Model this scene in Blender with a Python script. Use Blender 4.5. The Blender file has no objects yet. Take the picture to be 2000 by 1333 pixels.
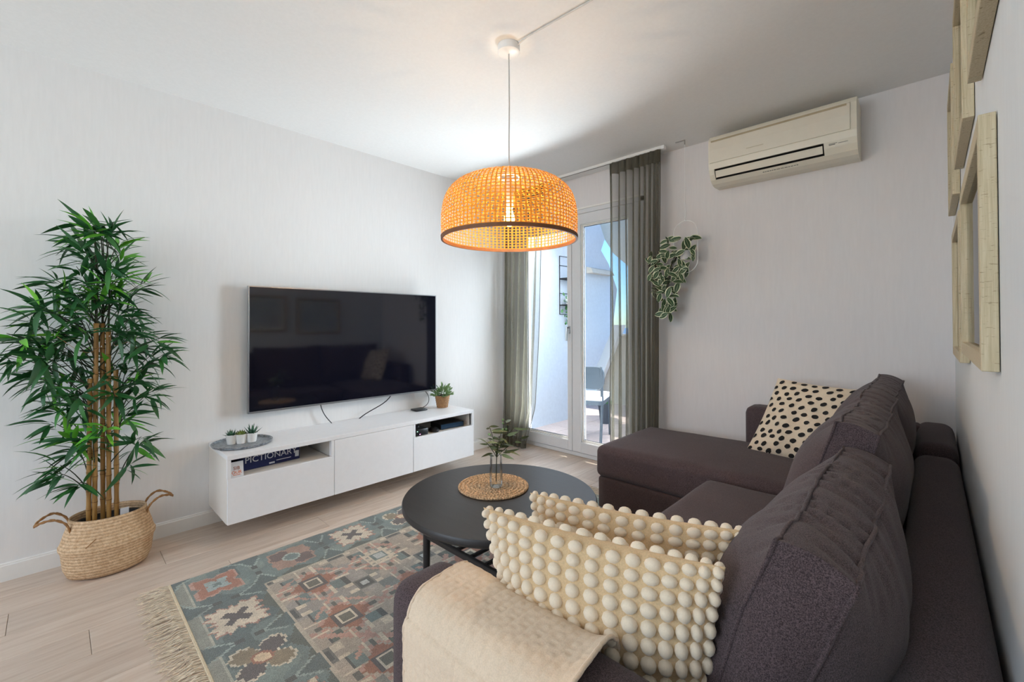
import bpy, bmesh, math, random
import numpy as np
from mathutils import Vector, Matrix, noise
random.seed(7)
rnd = random.random
S = bpy.context.scene
COL = S.collection

# ------------------------------------------------------------------ camera
cam_d = bpy.data.cameras.new('camera')
cam = bpy.data.objects.new('camera', cam_d)
COL.objects.link(cam)
R_ = Vector((0.72293135, 0.69091261, -0.00316777))
U_ = Vector((0.00882932, -0.00465381, 0.99995019))
F_ = Vector((-0.69086345, 0.72292331, 0.00946468))
CAM = Vector((3.22419, -0.66333, 1.22247))
cam.matrix_world = Matrix(((R_.x, U_.x, -F_.x, CAM.x), (R_.y, U_.y, -F_.y, CAM.y), (R_.z, U_.z, -F_.z, CAM.z), (0, 0, 0, 1)))
cam_d.sensor_width = 36
cam_d.sensor_fit = 'HORIZONTAL'
cam_d.lens = 855.063 * 36 / 2000
cam_d.shift_y = -40.36 / 2000
cam_d.clip_start = 0.01
cam_d.clip_end = 3000
S.camera = cam

# ------------------------------------------------------------------ world, sun, added fill lamps, exposure
w = bpy.data.worlds.new('sky')
S.world = w
w.use_nodes = True
wn = w.node_tree
wn.nodes.clear()
sky = wn.nodes.new('ShaderNodeTexSky')
sky.sky_type = 'NISHITA'
sky.sun_disc = False
sky.sun_elevation = math.radians(52)
sky.sun_rotation = math.radians(60)
sky.air_density = 1.0
sky.dust_density = 0.1
sky.ozone_density = 3.0
bg = wn.nodes.new('ShaderNodeBackground')
bg.inputs['Strength'].default_value = 0.18
wo = wn.nodes.new('ShaderNodeOutputWorld')
tint = wn.nodes.new('ShaderNodeMixRGB')
tint.blend_type = 'MULTIPLY'
tint.inputs[0].default_value = 1
tint.inputs[2].default_value = (0.58, 0.82, 1.0, 1)
wn.links.new(sky.outputs[0], tint.inputs[1])
wn.links.new(tint.outputs[0], bg.inputs[0])
wn.links.new(bg.outputs[0], wo.inputs[0])


def lamp(kind, name, loc, target, energy, color, **kw):
    d = bpy.data.lights.new(name, kind)
    d.energy = energy
    d.color = color
    for k, v in kw.items():
        setattr(d, k, v)
    o = bpy.data.objects.new(name, d)
    COL.objects.link(o)
    o.location = loc
    o.rotation_euler = (Vector(target) - Vector(loc)).to_track_quat('-Z', 'Y').to_euler()
    return o


lamp('SUN', 'sun', (0.6 - 3.5, 3.6 + 5.26, 10), (0.6, 3.6, 0), 3.6, (1.0, 0.95, 0.87), angle=0.01)
# added fill lamp outside the unseen window behind the camera
lamp('AREA', 'rear_fill', (1.5, -3.72, 1.55), (1.8, 0, .75), 38, (0.93, 0.97, 1.0), shape='RECTANGLE', size=2.6, size_y=1.7)
# added lamp hidden above the door opening, boosts the daylight coming in
lamp('AREA', 'balcony_fill', (0.8, 3.25, 2.60), (0.9, 1.2, 0.2), 40, (0.86, 0.94, 1.0), shape='RECTANGLE', size=1.5, size_y=0.5)
lamp('AREA', 'balcony_bounce_fill', (0.8, 3.05, 0.0), (0.8, 2.2, 1.6), 34, (0.88, 0.95, 1.0), shape='RECTANGLE', size=1.4, size_y=0.16, spread=math.radians(110))  # added strip lamp on the balcony floor, imitates bounce onto the ceiling
# added lamp out of view beside the door, stands in for sky and terrace light
lamp('AREA', 'terrace_fill', (1.95, 4.45, 1.35), (0.1, 0.7, 1.15), 21, (0.80, 0.91, 1.0), shape='RECTANGLE', size=1.0, size_y=1.7, spread=math.radians(80))
S.view_settings.view_transform = 'Standard'
S.view_settings.look = 'None'
S.view_settings.gamma = 1.0
S.view_settings.exposure = 0.92
try:
    S.view_settings.use_curve_mapping = False
    S.cycles.use_denoising = True
    S.cycles.max_bounces = 10
    S.cycles.diffuse_bounces = 6
    S.cycles.transparent_max_bounces = 24
    S.cycles.sample_clamp_indirect = 6.0
except Exception:
    pass


# ------------------------------------------------------------------ materials
def lin(c):
    return tuple(((x / 255) / 12.92 if x / 255 <= 0.04045 else ((x / 255 + 0.055) / 1.055) ** 2.4) for x in c) + (1,)


class Mat:
    def __init__(s, name):
        s.m = bpy.data.materials.new(name)
        s.m.use_nodes = True
        s.t = s.m.node_tree
        s.b = s.t.nodes['Principled BSDF']
        s.out = s.t.nodes['Material Output']

    def n(s, typ, **kw):
        nd = s.t.nodes.new('ShaderNode' + typ)
        for k, v in kw.items():
            if isinstance(k, str) and k.startswith('i_'):
                nd.inputs[k[2:]].default_value = v
            else:
                setattr(nd, k, v)
        return nd

    def l(s, a, b):
        s.t.links.new(a, b)

    def coord(s, scale=(1, 1, 1), kind='Object', rand=False):
        tc = s.n('TexCoord')
        mp = s.n('Mapping')
        mp.inputs['Scale'].default_value = scale
        s.l(tc.outputs[kind], mp.inputs[0])
        if rand:
            oi = s.n('ObjectInfo')
            mu = s.n('Math', operation='MULTIPLY')
            mu.inputs[1].default_value = 37.0
            s.l(oi.outputs['Random'], mu.inputs[0])
            s.l(mu.outputs[0], mp.inputs['Location'])
        return mp.outputs[0]

    def noise(s, vec, scale, detail=4, rough=.6):
        nz = s.n('TexNoise')
        nz.inputs['Scale'].default_value = scale
        nz.inputs['Detail'].default_value = detail
        nz.inputs['Roughness'].default_value = rough
        s.l(vec, nz.inputs['Vector'])
        return nz.outputs['Fac']

    def ramp(s, fac, stops):
        r = s.n('ValToRGB')
        e = r.color_ramp.elements
        while len(e) < len(stops):
            e.new(0.5)
        for el, (p, c) in zip(e, stops):
            el.position = p
            el.color = c
        s.l(fac, r.inputs[0])
        return r.outputs[0]

    def bump(s, h, strength=.3, dist=.002, prev=None):
        b = s.n('Bump')
        b.inputs['Strength'].default_value = strength
        b.inputs['Distance'].default_value = dist
        s.l(h, b.inputs['Height'])
        if prev:
            s.l(prev, b.inputs['Normal'])
        s.l(b.outputs[0], s.b.inputs['Normal'])
        return b.outputs[0]


def plain(name, rgb, rough=.5, metal=0, var=0.04, nscale=30, bump=0, spec=.5, coat=0):
    M = Mat(name)
    c = lin(rgb)
    v = M.coord()
    f = M.noise(v, nscale)
    lo = tuple(max(0, x * (1 - var * 2)) for x in c[:3]) + (1,)
    hi = tuple(min(1, x * (1 + var)) for x in c[:3]) + (1,)
    M.l(M.ramp(f, [(.3, lo), (.7, hi)]), M.b.inputs['Base Color'])
    M.b.inputs['Roughness'].default_value = rough
    M.b.inputs['Metallic'].default_value = metal
    M.b.inputs['Specular IOR Level'].default_value = spec
    M.b.inputs['Coat Weight'].default_value = coat
    if bump:
        M.bump(f, bump)
    return M.m


def fabric(name, rgb, dark=.72, light=1.25, scale=420, rough=.95, sheen=.25, bump=.5, spread=(.36, .64)):
    M = Mat(name)
    c = lin(rgb)[:3]
    v = M.coord()
    f = M.noise(v, scale, 2, .7)
    g = M.noise(v, 7, 3)
    a = M.ramp(f, [(spread[0], tuple(x * dark for x in c) + (1,)), (spread[1], tuple(min(1, x * light) for x in c) + (1,))])
    mx = M.n('MixRGB', blend_type='MULTIPLY')
    mx.inputs[0].default_value = .35
    M.l(a, mx.inputs[1])
    M.l(M.ramp(g, [(.3, (.75, .75, .75, 1)), (.7, (1, 1, 1, 1))]), mx.inputs[2])
    M.l(mx.outputs[0], M.b.inputs['Base Color'])
    M.b.inputs['Roughness'].default_value = rough
    M.b.inputs['Sheen Weight'].default_value = sheen
    M.b.inputs['Sheen Roughness'].default_value = .5
    M.b.inputs['Specular IOR Level'].default_value = .15
    M.bump(f, bump, .0015)
    return M.m


def wall_mat(name, rgb):
    M = Mat(name)
    v = M.coord((1, 1, .12))
    f = M.noise(v, 60, 3)
    f2 = M.noise(M.coord(), 220, 3)
    c = lin(rgb)[:3]
    M.l(M.ramp(f, [(.3, tuple(x * .965 for x in c) + (1,)), (.7, c + (1,))]), M.b.inputs['Base Color'])
    M.b.inputs['Roughness'].default_value = .75
    M.b.inputs['Specular IOR Level'].default_value = .25
    M.bump(f2, .12, .001)
    return M.m


def emit(name, rgb, st):
    M = Mat(name)
    M.b.inputs['Base Color'].default_value = lin(rgb)
    M.b.inputs['Emission Color'].default_value = lin(rgb)
    M.b.inputs['Emission Strength'].default_value = st
    return M.m


def glass_mat(name, tint=(1, 1, 1, 1), gl=.10, mul=1.0):
    M = Mat(name)
    M.t.nodes.remove(M.b)
    tr = M.n('BsdfTransparent')
    tr.inputs[0].default_value = tint
    g = M.n('BsdfGlossy')
    g.inputs['Roughness'].default_value = .01
    lw = M.n('LayerWeight')
    lw.inputs[0].default_value = gl
    mx = M.n('MixShader')
    mu = M.n('Math', operation='MULTIPLY')
    mu.inputs[1].default_value = mul
    M.l(lw.outputs['Fresnel'], mu.inputs[0])
    M.l(mu.outputs[0], mx.inputs[0])
    M.l(tr.outputs[0], mx.inputs[1])
    M.l(g.outputs[0], mx.inputs[2])
    M.l(mx.outputs[0], M.out.inputs[0])
    return M.m


def translucent(name, rgb, trans=.5, hole=0.0, var=.2, scale=(1, 1, 1), nsc=60, edge=False, tcol=None):
    M = Mat(name)
    M.t.nodes.remove(M.b)
    c = lin(rgb)[:3]
    f = M.noise(M.coord(scale), nsc, 3)
    colr = M.ramp(f, [(.3, tuple(x * (1 - var) for x in c) + (1,)), (.7, tuple(min(1, x * (1 + var)) for x in c) + (1,))])
    d = M.n('BsdfDiffuse')
    t = M.n('BsdfTranslucent')
    M.l(colr, d.inputs[0])
    if tcol:
        t.inputs[0].default_value = lin(tcol)
    else:
        M.l(colr, t.inputs[0])
    mx = M.n('MixShader')
    mx.inputs[0].default_value = trans
    M.l(d.outputs[0], mx.inputs[1])
    M.l(t.outputs[0], mx.inputs[2])
    last = mx.outputs[0]
    if hole:
        tr = M.n('BsdfTransparent')
        m2 = M.n('MixShader')
        lw = M.n('LayerWeight')
        lw.inputs[0].default_value = .35
        mr = M.n('MapRange')
        mr.inputs['To Min'].default_value = hole
        mr.inputs['To Max'].default_value = hole * .25
        M.l(lw.outputs['Facing'], mr.inputs[0])
        M.l(mr.outputs[0], m2.inputs[0])
        M.l(last, m2.inputs[1])
        M.l(tr.outputs[0], m2.inputs[2])
        last = m2.outputs[0]
    M.l(last, M.out.inputs[0])
    return M.m


def wood(name, stops, scale=(1, 18, 18), nsc=5, rough=.5, rand=True, bump=.1, speck=None):
    M = Mat(name)
    v = M.coord(scale, rand=rand)
    f = M.noise(v, nsc, 6, .65)
    colr = M.ramp(f, [(p, lin(c)) for p, c in stops])
    if speck:
        sp = M.noise(M.coord(speck[1], rand=rand), speck[2], 2)
        mx = M.n('MixRGB')
        M.l(M.ramp(sp, [(.63, (0, 0, 0, 1)), (.74, (.8, .8, .8, 1))]), mx.inputs[0])
        M.l(colr, mx.inputs[1])
        mx.inputs[2].default_value = lin(speck[0])
        colr = mx.outputs[0]
    if rand:
        oi = M.n('ObjectInfo')
        hs = M.n('HueSaturation')
        mr = M.n('MapRange')
        mr.inputs['To Min'].default_value = .93
        mr.inputs['To Max'].default_value = 1.07
        M.l(oi.outputs['Random'], mr.inputs[0])
        M.l(mr.outputs[0], hs.inputs['Value'])
        M.l(colr, hs.inputs['Color'])
        colr = hs.outputs[0]
    M.l(colr, M.b.inputs['Base Color'])
    M.b.inputs['Roughness'].default_value = rough
    M.bump(f, bump, .001)
    return M.m


W_LEFT = wall_mat('wall_paint', (232, 231, 230))
W_FAR = wall_mat('wall_paint_far', (226, 222, 222))
W_RIGHT = wall_mat('wall_paint_right', (226, 229, 231))
CEIL = wall_mat('ceiling_paint', (234, 234, 233))
TRIM = plain('white_trim', (236, 234, 230), .4, var=.01)
LACQ = plain('white_lacquer', (236, 236, 238), .35, var=.01)
LACQ_IN = plain('white_carcass', (228, 222, 214), .45, var=.01)
PVC = plain('grey_white_pvc', (214, 214, 216), .35, var=.01)
GASKET = plain('dark_gasket', (70, 72, 76), .6)
PLANK = wood('light_laminate', [(.25, (182, 162, 146)), (.5, (200, 183, 168)), (.75, (212, 198, 185))], (16, 1.1, 16), 3.2, .42, True, .06)
GROOVE = plain('plank_groove', (190, 176, 162), .8)
SOFA = fabric('brown_grey_upholstery', (76, 64, 66), .42, 1.85, 520, sheen=.12)
SOFA_IN = fabric('brown_grey_upholstery_base', (70, 58, 59), .45, 1.7, 520, sheen=.1)
CREAM = fabric('cream_cotton', (230, 212, 188), .92, 1.04, 300, sheen=.2, bump=.3)
GROUND = fabric('tan_pillow_ground', (216, 188, 148), .9, 1.06, 300, sheen=.2, bump=.3)
BOB = fabric('cream_bobble', (240, 224, 200), .93, 1.05, 600, sheen=.4, bump=.25)
THROW = fabric('beige_throw_cotton', (228, 207, 182), .93, 1.05, 400, sheen=.25, bump=.3)
BLACKWOOD = wood('black_stained_wood', [(.2, (34, 32, 33)), (.8, (50, 47, 47))], (2, 18, 18), 4, .42, True, .04)
BLACK = plain('black_plastic', (18, 19, 22), .35)
BLACKM = plain('matt_black', (24, 23, 24), .7)
SCREEN = plain('black_screen_glass', (13, 15, 27), .06, var=.01, spec=1.0)
SILVER = plain('silver_metal', (176, 178, 182), .3, .9)
CHROME = plain('brushed_steel', (190, 190, 190), .25, 1)
IVORY = plain('aged_ivory_plastic', (224, 217, 200), .4, var=.01)
IVORY2 = plain('ivory_plastic_lower', (222, 215, 199), .4, var=.01)
DARKSLOT = plain('dark_slot', (20, 17, 14), .8)
CORDM = plain('white_cord', (206, 204, 200), .6)
WHITE = plain('white_enamel', (240, 240, 240), .35, var=.01)
FRAME = wood('pale_distressed_wood', [(.25, (172, 156, 124)), (.5, (194, 180, 150)), (.75, (210, 198, 172))], (90, 90, 3), 3, .65, True, .12, ((128, 108, 78), (70, 70, 330), 1.0))
MATB = plain('picture_mat_board', (226, 226, 222), .8, var=.01)
GLASS = glass_mat('window_glass', (.97, .985, .99, 1), .08)
GLASSV = glass_mat('vase_glass', (.97, .985, .985, 1), .3, .8)
PICGLASS = glass_mat('picture_glass', (.98, .99, .99, 1), .1)
CURTAIN = translucent('sheer_olive_grey_curtain', (128, 123, 108), .5, .57, .08, (400, 400, 6), 4)
HEMM = translucent('curtain_hem', (112, 107, 94), .4, .15, .08, (300, 300, 20), 4)
RATTAN = translucent('natural_rattan', (208, 150, 66), .18, 0, .16, (1, 1, 1), 90, tcol=(226, 140, 44))
RATTAN_RIM = plain('rattan_rim', (120, 74, 42), .6, var=.1)
SEAGRASS = Mat('plaited_seagrass')
_v = SEAGRASS.coord((1, 1, 1))
_w = SEAGRASS.n('TexWave', wave_type='BANDS', bands_direction='Z')
_w.inputs['Scale'].default_value = 22
_w.inputs['Distortion'].default_value = 2.2
_w.inputs['Detail'].default_value = 2
_w.inputs['Detail Scale'].default_value = 9
SEAGRASS.l(_v, _w.inputs['Vector'])
_f = SEAGRASS.noise(_v, 70, 4)
_mx = SEAGRASS.n('MixRGB', blend_type='MULTIPLY')
_mx.inputs[0].default_value = .55
SEAGRASS.l(SEAGRASS.ramp(_f, [(.25, lin((184, 146, 106))), (.75, lin((232, 204, 168)))]), _mx.inputs[1])
SEAGRASS.l(SEAGRASS.ramp(_w.outputs['Fac'], [(.1, (.5, .45, .4, 1)), (.5, (1, 1, 1, 1))]), _mx.inputs[2])
SEAGRASS.l(_mx.outputs[0], SEAGRASS.b.inputs['Base Color'])
SEAGRASS.b.inputs['Roughness'].default_value = .8
SEAGRASS.bump(_w.outputs['Fac'], .4, .004)
SEAGRASS = SEAGRASS.m
ROPE = plain('seagrass_rope', (158, 116, 72), .8, var=.2, nscale=200, bump=.5)
JUTE = plain('woven_water_hyacinth', (206, 174, 138), .75, var=.4, nscale=110, bump=.4)
WICKER = plain('small_wicker', (184, 140, 98), .7, var=.3, nscale=160, bump=.4)
CANE = wood('bamboo_cane', [(.2, (120, 84, 38)), (.5, (158, 118, 62)), (.8, (184, 148, 92))], (30, 30, 2), 3, .4, True, .1)
NODE_ = plain('bamboo_node', (112, 78, 36), .6)
TWIG = plain('dark_green_twig', (48, 54, 36), .7)
SOIL = plain('dark_soil', (24, 20, 18), .9, var=.3)
CONC = plain('balcony_plaster', (196, 202, 208), .8, var=.03)
CONCB = plain('parapet_plaster', (200, 192, 178), .85, var=.04)
SEA = plain('sea_water', (70, 126, 176), .35, var=.12, nscale=.02)
TILE = plain('balcony_tile', (206, 186, 176), .6, var=.05)
BLUEG = plain('blue_grey_paint', (62, 74, 84), .5)
PADM = fabric('white_chair_pad', (228, 232, 236), .95, 1.03, 200)
CHARC = plain('charcoal_pot', (62, 68, 76), .6)
TRAYM = plain('mottled_grey_tray', (150, 156, 162), .3, .5, var=.35, nscale=70)
PORC = plain('white_porcelain', (240, 238, 234), .25, var=.01)
NAVY = plain('navy_box', (22, 34, 84), .4)
PRINTW = plain('print_white', (220, 222, 226), .6, var=.01)
ORANGE = plain('print_orange', (222, 110, 52), .6)
BROWNP = plain('print_brown', (140, 66, 34), .6)
GREYP = plain('print_grey', (120, 118, 112), .6)
LEDG = emit('green_led', (150, 255, 200), 3)
LEDP = emit('pink_led', (255, 150, 220), 3)
BULB = emit('warm_bulb', (255, 196, 110), 38)


def leaf_mat(name, a, b, rough=.45, tr=.25):
    M = Mat(name)
    oi = M.n('ObjectInfo')
    M.l(M.ramp(oi.outputs['Random'], [(0, lin(a)), (.72, lin(tuple((x + y) / 2 for x, y in zip(a, b)))), (1, lin(b))]), M.b.inputs['Base Color'])
    M.b.inputs['Roughness'].default_value = rough
    M.b.inputs['Transmission Weight'].default_value = 0
    M.b.inputs['Subsurface Weight'].default_value = 0
    return M.m


BAM = leaf_mat('bamboo_leaf_green', (24, 76, 40), (60, 120, 54))
BAMB = leaf_mat('bamboo_leaf_bright', (92, 170, 50), (130, 200, 66))
OLIVE = leaf_mat('olive_leaf', (70, 84, 54), (126, 136, 96))
SUCC = leaf_mat('succulent_blue_green', (40, 84, 60), (70, 116, 84))
SUCC2 = leaf_mat('succulent_yellow_green', (92, 112, 32), (136, 150, 50))
HERB = leaf_mat('pale_herb_leaf', (96, 128, 78), (164, 186, 138))
IVY = leaf_mat('ivy_leaf', (60, 112, 60), (110, 156, 96))
FITT = Mat('variegated_leaf')
_u = FITT.n('UVMap')
_sx = FITT.n('SeparateXYZ')
FITT.l(_u.outputs[0], _sx.inputs[0])
FITT.l(FITT.ramp(_sx.outputs[0], [(.0, lin((232, 232, 204))), (.10, lin((220, 224, 190))), (.17, lin((48, 80, 46))), (.44, lin((38, 66, 40))), (.5, lin((150, 168, 124))), (.56, lin((38, 66, 40))), (.83, lin((48, 80, 46))), (.90, lin((220, 224, 190)))]), FITT.b.inputs['Base Color'])
FITT.b.inputs['Roughness'].default_value = .5
FITT = FITT.m


# ------------------------------------------------------------------ mesh building
class G:
    """collects world-space geometry for one mesh"""

    def __init__(s):
        s.v = []
        s.f = []
        s.uv = []

    def add(s, vs, fs, mat=None):
        o = len(s.v)
        s.v += [tuple(mat @ Vector(p)) if mat else tuple(p) for p in vs]
        s.f += [tuple(i + o for i in f) for f in fs]
        return s

    def bm(s, b, mat=None):
        b.verts.index_update()
        s.add([v.co.copy() for v in b.verts], [[v.index for v in f.verts] for f in b.faces], mat)
        b.free()
        return s

    def box(s, x0, x1, y0, y1, z0, z1, bev=0, seg=2, mat=None):
        b = bmesh.new()
        bmesh.ops.create_cube(b, size=1)
        for v in b.verts:
            v.co = Vector(((x0 + x1) / 2 + v.co.x * (x1 - x0), (y0 + y1) / 2 + v.co.y * (y1 - y0), (z0 + z1) / 2 + v.co.z * (z1 - z0)))
        if bev:
            bmesh.ops.bevel(b, geom=list(b.edges), offset=bev, segments=seg, profile=.5, affect='EDGES')
        return s.bm(b, mat)

    def tube(s, pts, r, n=8, cap=True, closed=False):
        pts = [Vector(p) for p in pts]
        m = len(pts)
        rs = r if isinstance(r, (list, tuple)) else [r] * m
        vs, fs = [], []
        prev = None
        for i, p in enumerate(pts):
            if closed:
                t = pts[(i + 1) % m] - pts[i - 1]
            else:
                t = pts[min(i + 1, m - 1)] - pts[max(i - 1, 0)]
            t.normalize()
            if prev is None:
                a = t.orthogonal().normalized()
            else:
                a = prev - t * prev.dot(t)
                if a.length < 1e-6:
                    a = t.orthogonal()
                a.normalize()
            prev = a
            b = t.cross(a)
            for k in range(n):
                th = 2 * math.pi * k / n
                vs.append(p + (a * math.cos(th) + b * math.sin(th)) * rs[i])
        for i in range(m if closed else m - 1):
            for k in range(n):
                j = (i + 1) % m
                fs.append((i * n + k, i * n + (k + 1) % n, j * n + (k + 1) % n, j * n + k))
        if cap and not closed:
            fs.append(tuple(range(n))[::-1])
            fs.append(tuple((m - 1) * n + k for k in range(n)))
        return s.add(vs, fs)

    def lathe(s, prof, c, n=48, sx=1, sy=1, rot=0, close=False):
        vs, fs = [], []
        for r, z in prof:
            for k in range(n):
                th = 2 * math.pi * k / n + 1e-3
                x, y = r * math.cos(th) * sx, r * math.sin(th) * sy
                vs.append((c[0] + x * math.cos(rot) - y * math.sin(rot), c[1] + x * math.sin(rot) + y * math.cos(rot), c[2] + z))
        m = len(prof)
        for i in range(m if close else m - 1):
            j = (i + 1) % m
            for k in range(n):
                fs.append((i * n + k, i * n + (k + 1) % n, j * n + (k + 1) % n, j * n + k))
        if not close:
            if prof[0][0] > 1e-5:
                fs.append(tuple(range(n))[::-1])
            if prof[-1][0] > 1e-5:
                fs.append(tuple((m - 1) * n + k for k in range(n)))
        return s.add(vs, fs)

    def prism(s, poly, axis, a, b):
        """polygon in the two other axes, extruded along axis from a to b"""
        def P(u, v, t):
            return {'x': (t, u, v), 'y': (u, t, v), 'z': (u, v, t)}[axis]
        n = len(poly)
        vs = [P(u, v, a) for u, v in poly] + [P(u, v, b) for u, v in poly]
        fs = [tuple(range(n))[::-1], tuple(range(n, 2 * n))] + [(i, (i + 1) % n, n + (i + 1) % n, n + i) for i in range(n)]
        return s.add(vs, fs)

    def grid(s, fn, nu, nv):
        vs = [fn(i / nu, j / nv) for j in range(nv + 1) for i in range(nu + 1)]
        fs = [(j * (nu + 1) + i, j * (nu + 1) + i + 1, (j + 1) * (nu + 1) + i + 1, (j + 1) * (nu + 1) + i) for j in range(nv) for i in range(nu)]
        return s.add(vs, fs)

    def softcube(s, fn, n=14):
        """cube surface grid (-1..1)^3 mapped through fn, denser towards edges"""
        idx, vs, fs = {}, [], []
        q = [math.sin((-1 + 2 * i / n) * math.pi / 2) * .6 + (-1 + 2 * i / n) * .4 for i in range(n + 1)]

        def V(i, j, k):
            key = (i, j, k)
            if key not in idx:
                idx[key] = len(vs)
                vs.append(fn(q[i], q[j], q[k]))
            return idx[key]
        for a in range(n):
            for b in range(n):
                for e in (0, n):
                    for quad in (((a, b), (a + 1, b), (a + 1, b + 1), (a, b + 1)),):
                        fx = [V(e, i, j) for i, j in quad]
                        fy = [V(i, e, j) for i, j in quad]
                        fz = [V(i, j, e) for i, j in quad]
                        if e == 0:
                            fx.reverse()
                            fz.reverse()
                        else:
                            fy.reverse()
                        fs += [tuple(fx), tuple(fy), tuple(fz)]
        return s.add(vs, fs)

    def soft(s, x0, x1, y0, y1, z0, z1, r=.03, crown=0, n=14, wob=0, seed=0):
        c = Vector(((x0 + x1) / 2, (y0 + y1) / 2, (z0 + z1) / 2))
        h = Vector(((x1 - x0) / 2, (y1 - y0) / 2, (z1 - z0) / 2))

        def fn(u, v, w_):
            p = Vector((u * h.x, v * h.y, w_ * h.z))
            q = Vector([max(-(h[i] - r), min(h[i] - r, p[i])) for i in range(3)])
            d = p - q
            if d.length > 1e-9:
                p = q + d.normalized() * r * min(1, max(abs(d.x), abs(d.y), abs(d.z)) / r)
            if w_ > 0:
                p.z += crown * (1 - u * u) * (1 - v * v) * w_
            p += c
            if wob:
                p += Vector((noise.noise(p * 5 + Vector((seed, 0, 0))), noise.noise(p * 5 + Vector((0, seed, 7))), noise.noise(p * 5 + Vector((3, 0, seed))))) * wob
            return p
        return s.softcube(fn, n)

    def mesh(s, name, mat, loc=(0, 0, 0), smooth=False, recalc=True):
        L = Vector(loc)
        me = bpy.data.meshes.new(name)
        me.from_pydata([tuple(Vector(p) - L) for p in s.v], [], s.f)
        if recalc:
            b = bmesh.new()
            b.from_mesh(me)
            bmesh.ops.recalc_face_normals(b, faces=b.faces)
            b.to_mesh(me)
            b.free()
        if smooth:
            me.polygons.foreach_set('use_smooth', [True] * len(me.polygons))
            if smooth != 'all':
                try:
                    me.set_sharp_from_angle(angle=math.radians(42))
                except Exception:
                    pass
        if mat:
            me.materials.append(mat)
        me.update()
        return me


ROOTLOC = {}


def props(o, label=None, cat=None, group=None, kind=None):
    if label:
        o['label'] = label
    if cat:
        o['category'] = cat
    if group:
        o['group'] = group
    if kind:
        o['kind'] = kind
    return o


def thing(name, loc, label, cat, group=None, kind=None):
    o = bpy.data.objects.new(name, None)
    COL.objects.link(o)
    o.location = loc
    o.empty_display_size = .05
    ROOTLOC[o.name] = Vector(loc)
    return props(o, label, cat, group, kind)


def single(name, g, mat, loc, label, cat, group=None, kind=None, smooth=False):
    o = bpy.data.objects.new(name, g.mesh(name, mat, loc, smooth))
    COL.objects.link(o)
    o.location = loc
    ROOTLOC[o.name] = Vector(loc)
    return props(o, label, cat, group, kind)


def part(parent, name, g, mat, label=None, smooth=False, kind=None):
    loc = ROOTLOC[parent.name]
    o = bpy.data.objects.new(name, g.mesh(name, mat, loc, smooth))
    COL.objects.link(o)
    o.parent = parent
    ROOTLOC[o.name] = loc
    return props(o, label, kind=kind)


def struct(name, g, mat, smooth=False):
    return single(name, g, mat, (0, 0, 0), None, None, kind='structure', smooth=smooth)


def inst(parent, name, me, M, label=None):
    """a part that shares mesh data, M = its matrix in world space"""
    o = bpy.data.objects.new(name, me)
    COL.objects.link(o)
    o.parent = parent
    o.matrix_local = Matrix.Translation(-ROOTLOC[parent.name]) @ M
    if label:
        o['label'] = label
    return o


def text_g(body, size, M, depth=.0006):
    cu = bpy.data.curves.new('lettering', 'FONT')
    cu.body = body
    cu.size = size
    cu.extrude = depth
    cu.align_x = 'CENTER'
    cu.align_y = 'CENTER'
    cu.resolution_u = 3
    o = bpy.data.objects.new('lettering', cu)
    me = o.to_mesh()
    g = G()
    g.add([v.co.copy() for v in me.vertices], [list(p.vertices) for p in me.polygons], M)
    o.to_mesh_clear()
    bpy.data.objects.remove(o)
    bpy.data.curves.remove(cu)
    return g


def leaf_mesh(name, L, wid, mat, nseg=5, droop=.25, fold=.18, tip=1.6, uv=False):
    """leaf along +X, lying in XY, curling down in -Z"""
    vs, fs, us = [], [], []
    for i in range(nseg + 1):
        t = i / nseg
        hw = wid / 2 * (math.sin(math.pi * min(1, t ** .75)) ** .9 if 0 < t < 1 else 0.02)
        if tip < 1.5:
            hw = wid / 2 * (math.sin(math.pi * t) ** .7 if 0 < t < 1 else .02)
        x = L * t
        z = -droop * L * t * t
        vs += [(x, -hw, z + fold * hw), (x, 0, z), (x, hw, z + fold * hw)]
        us += [(0, t), (.5, t), (1, t)]
        if i:
            a = (i - 1) * 3
            b = i * 3
            fs += [(a, b, b + 1, a + 1), (a + 1, b + 1, b + 2, a + 2)]
    me = bpy.data.meshes.new(name)
    me.from_pydata(vs, [], fs)
    me.polygons.foreach_set('use_smooth', [True] * len(fs))
    if uv:
        ul = me.uv_layers.new(name='UVMap')
        for lp in me.loops:
            ul.data[lp.index].uv = us[lp.vertex_index]
    me.materials.append(mat)
    me.update()
    return me


def aim(p, d, roll=0, s=1):
    """matrix placing +X along d at p"""
    d = Vector(d).normalized()
    up = Vector((0, 0, 1))
    if abs(d.z) > .98:
        up = Vector((0, 1, 0))
    y = up.cross(d).normalized()
    z = d.cross(y)
    m = Matrix(((d.x, y.x, z.x, 0), (d.y, y.y, z.y, 0), (d.z, y.z, z.z, 0), (0, 0, 0, 1)))
    return Matrix.Translation(Vector(p)) @ m @ Matrix.Rotation(roll, 4, 'X') @ Matrix.Scale(s, 4)


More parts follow.
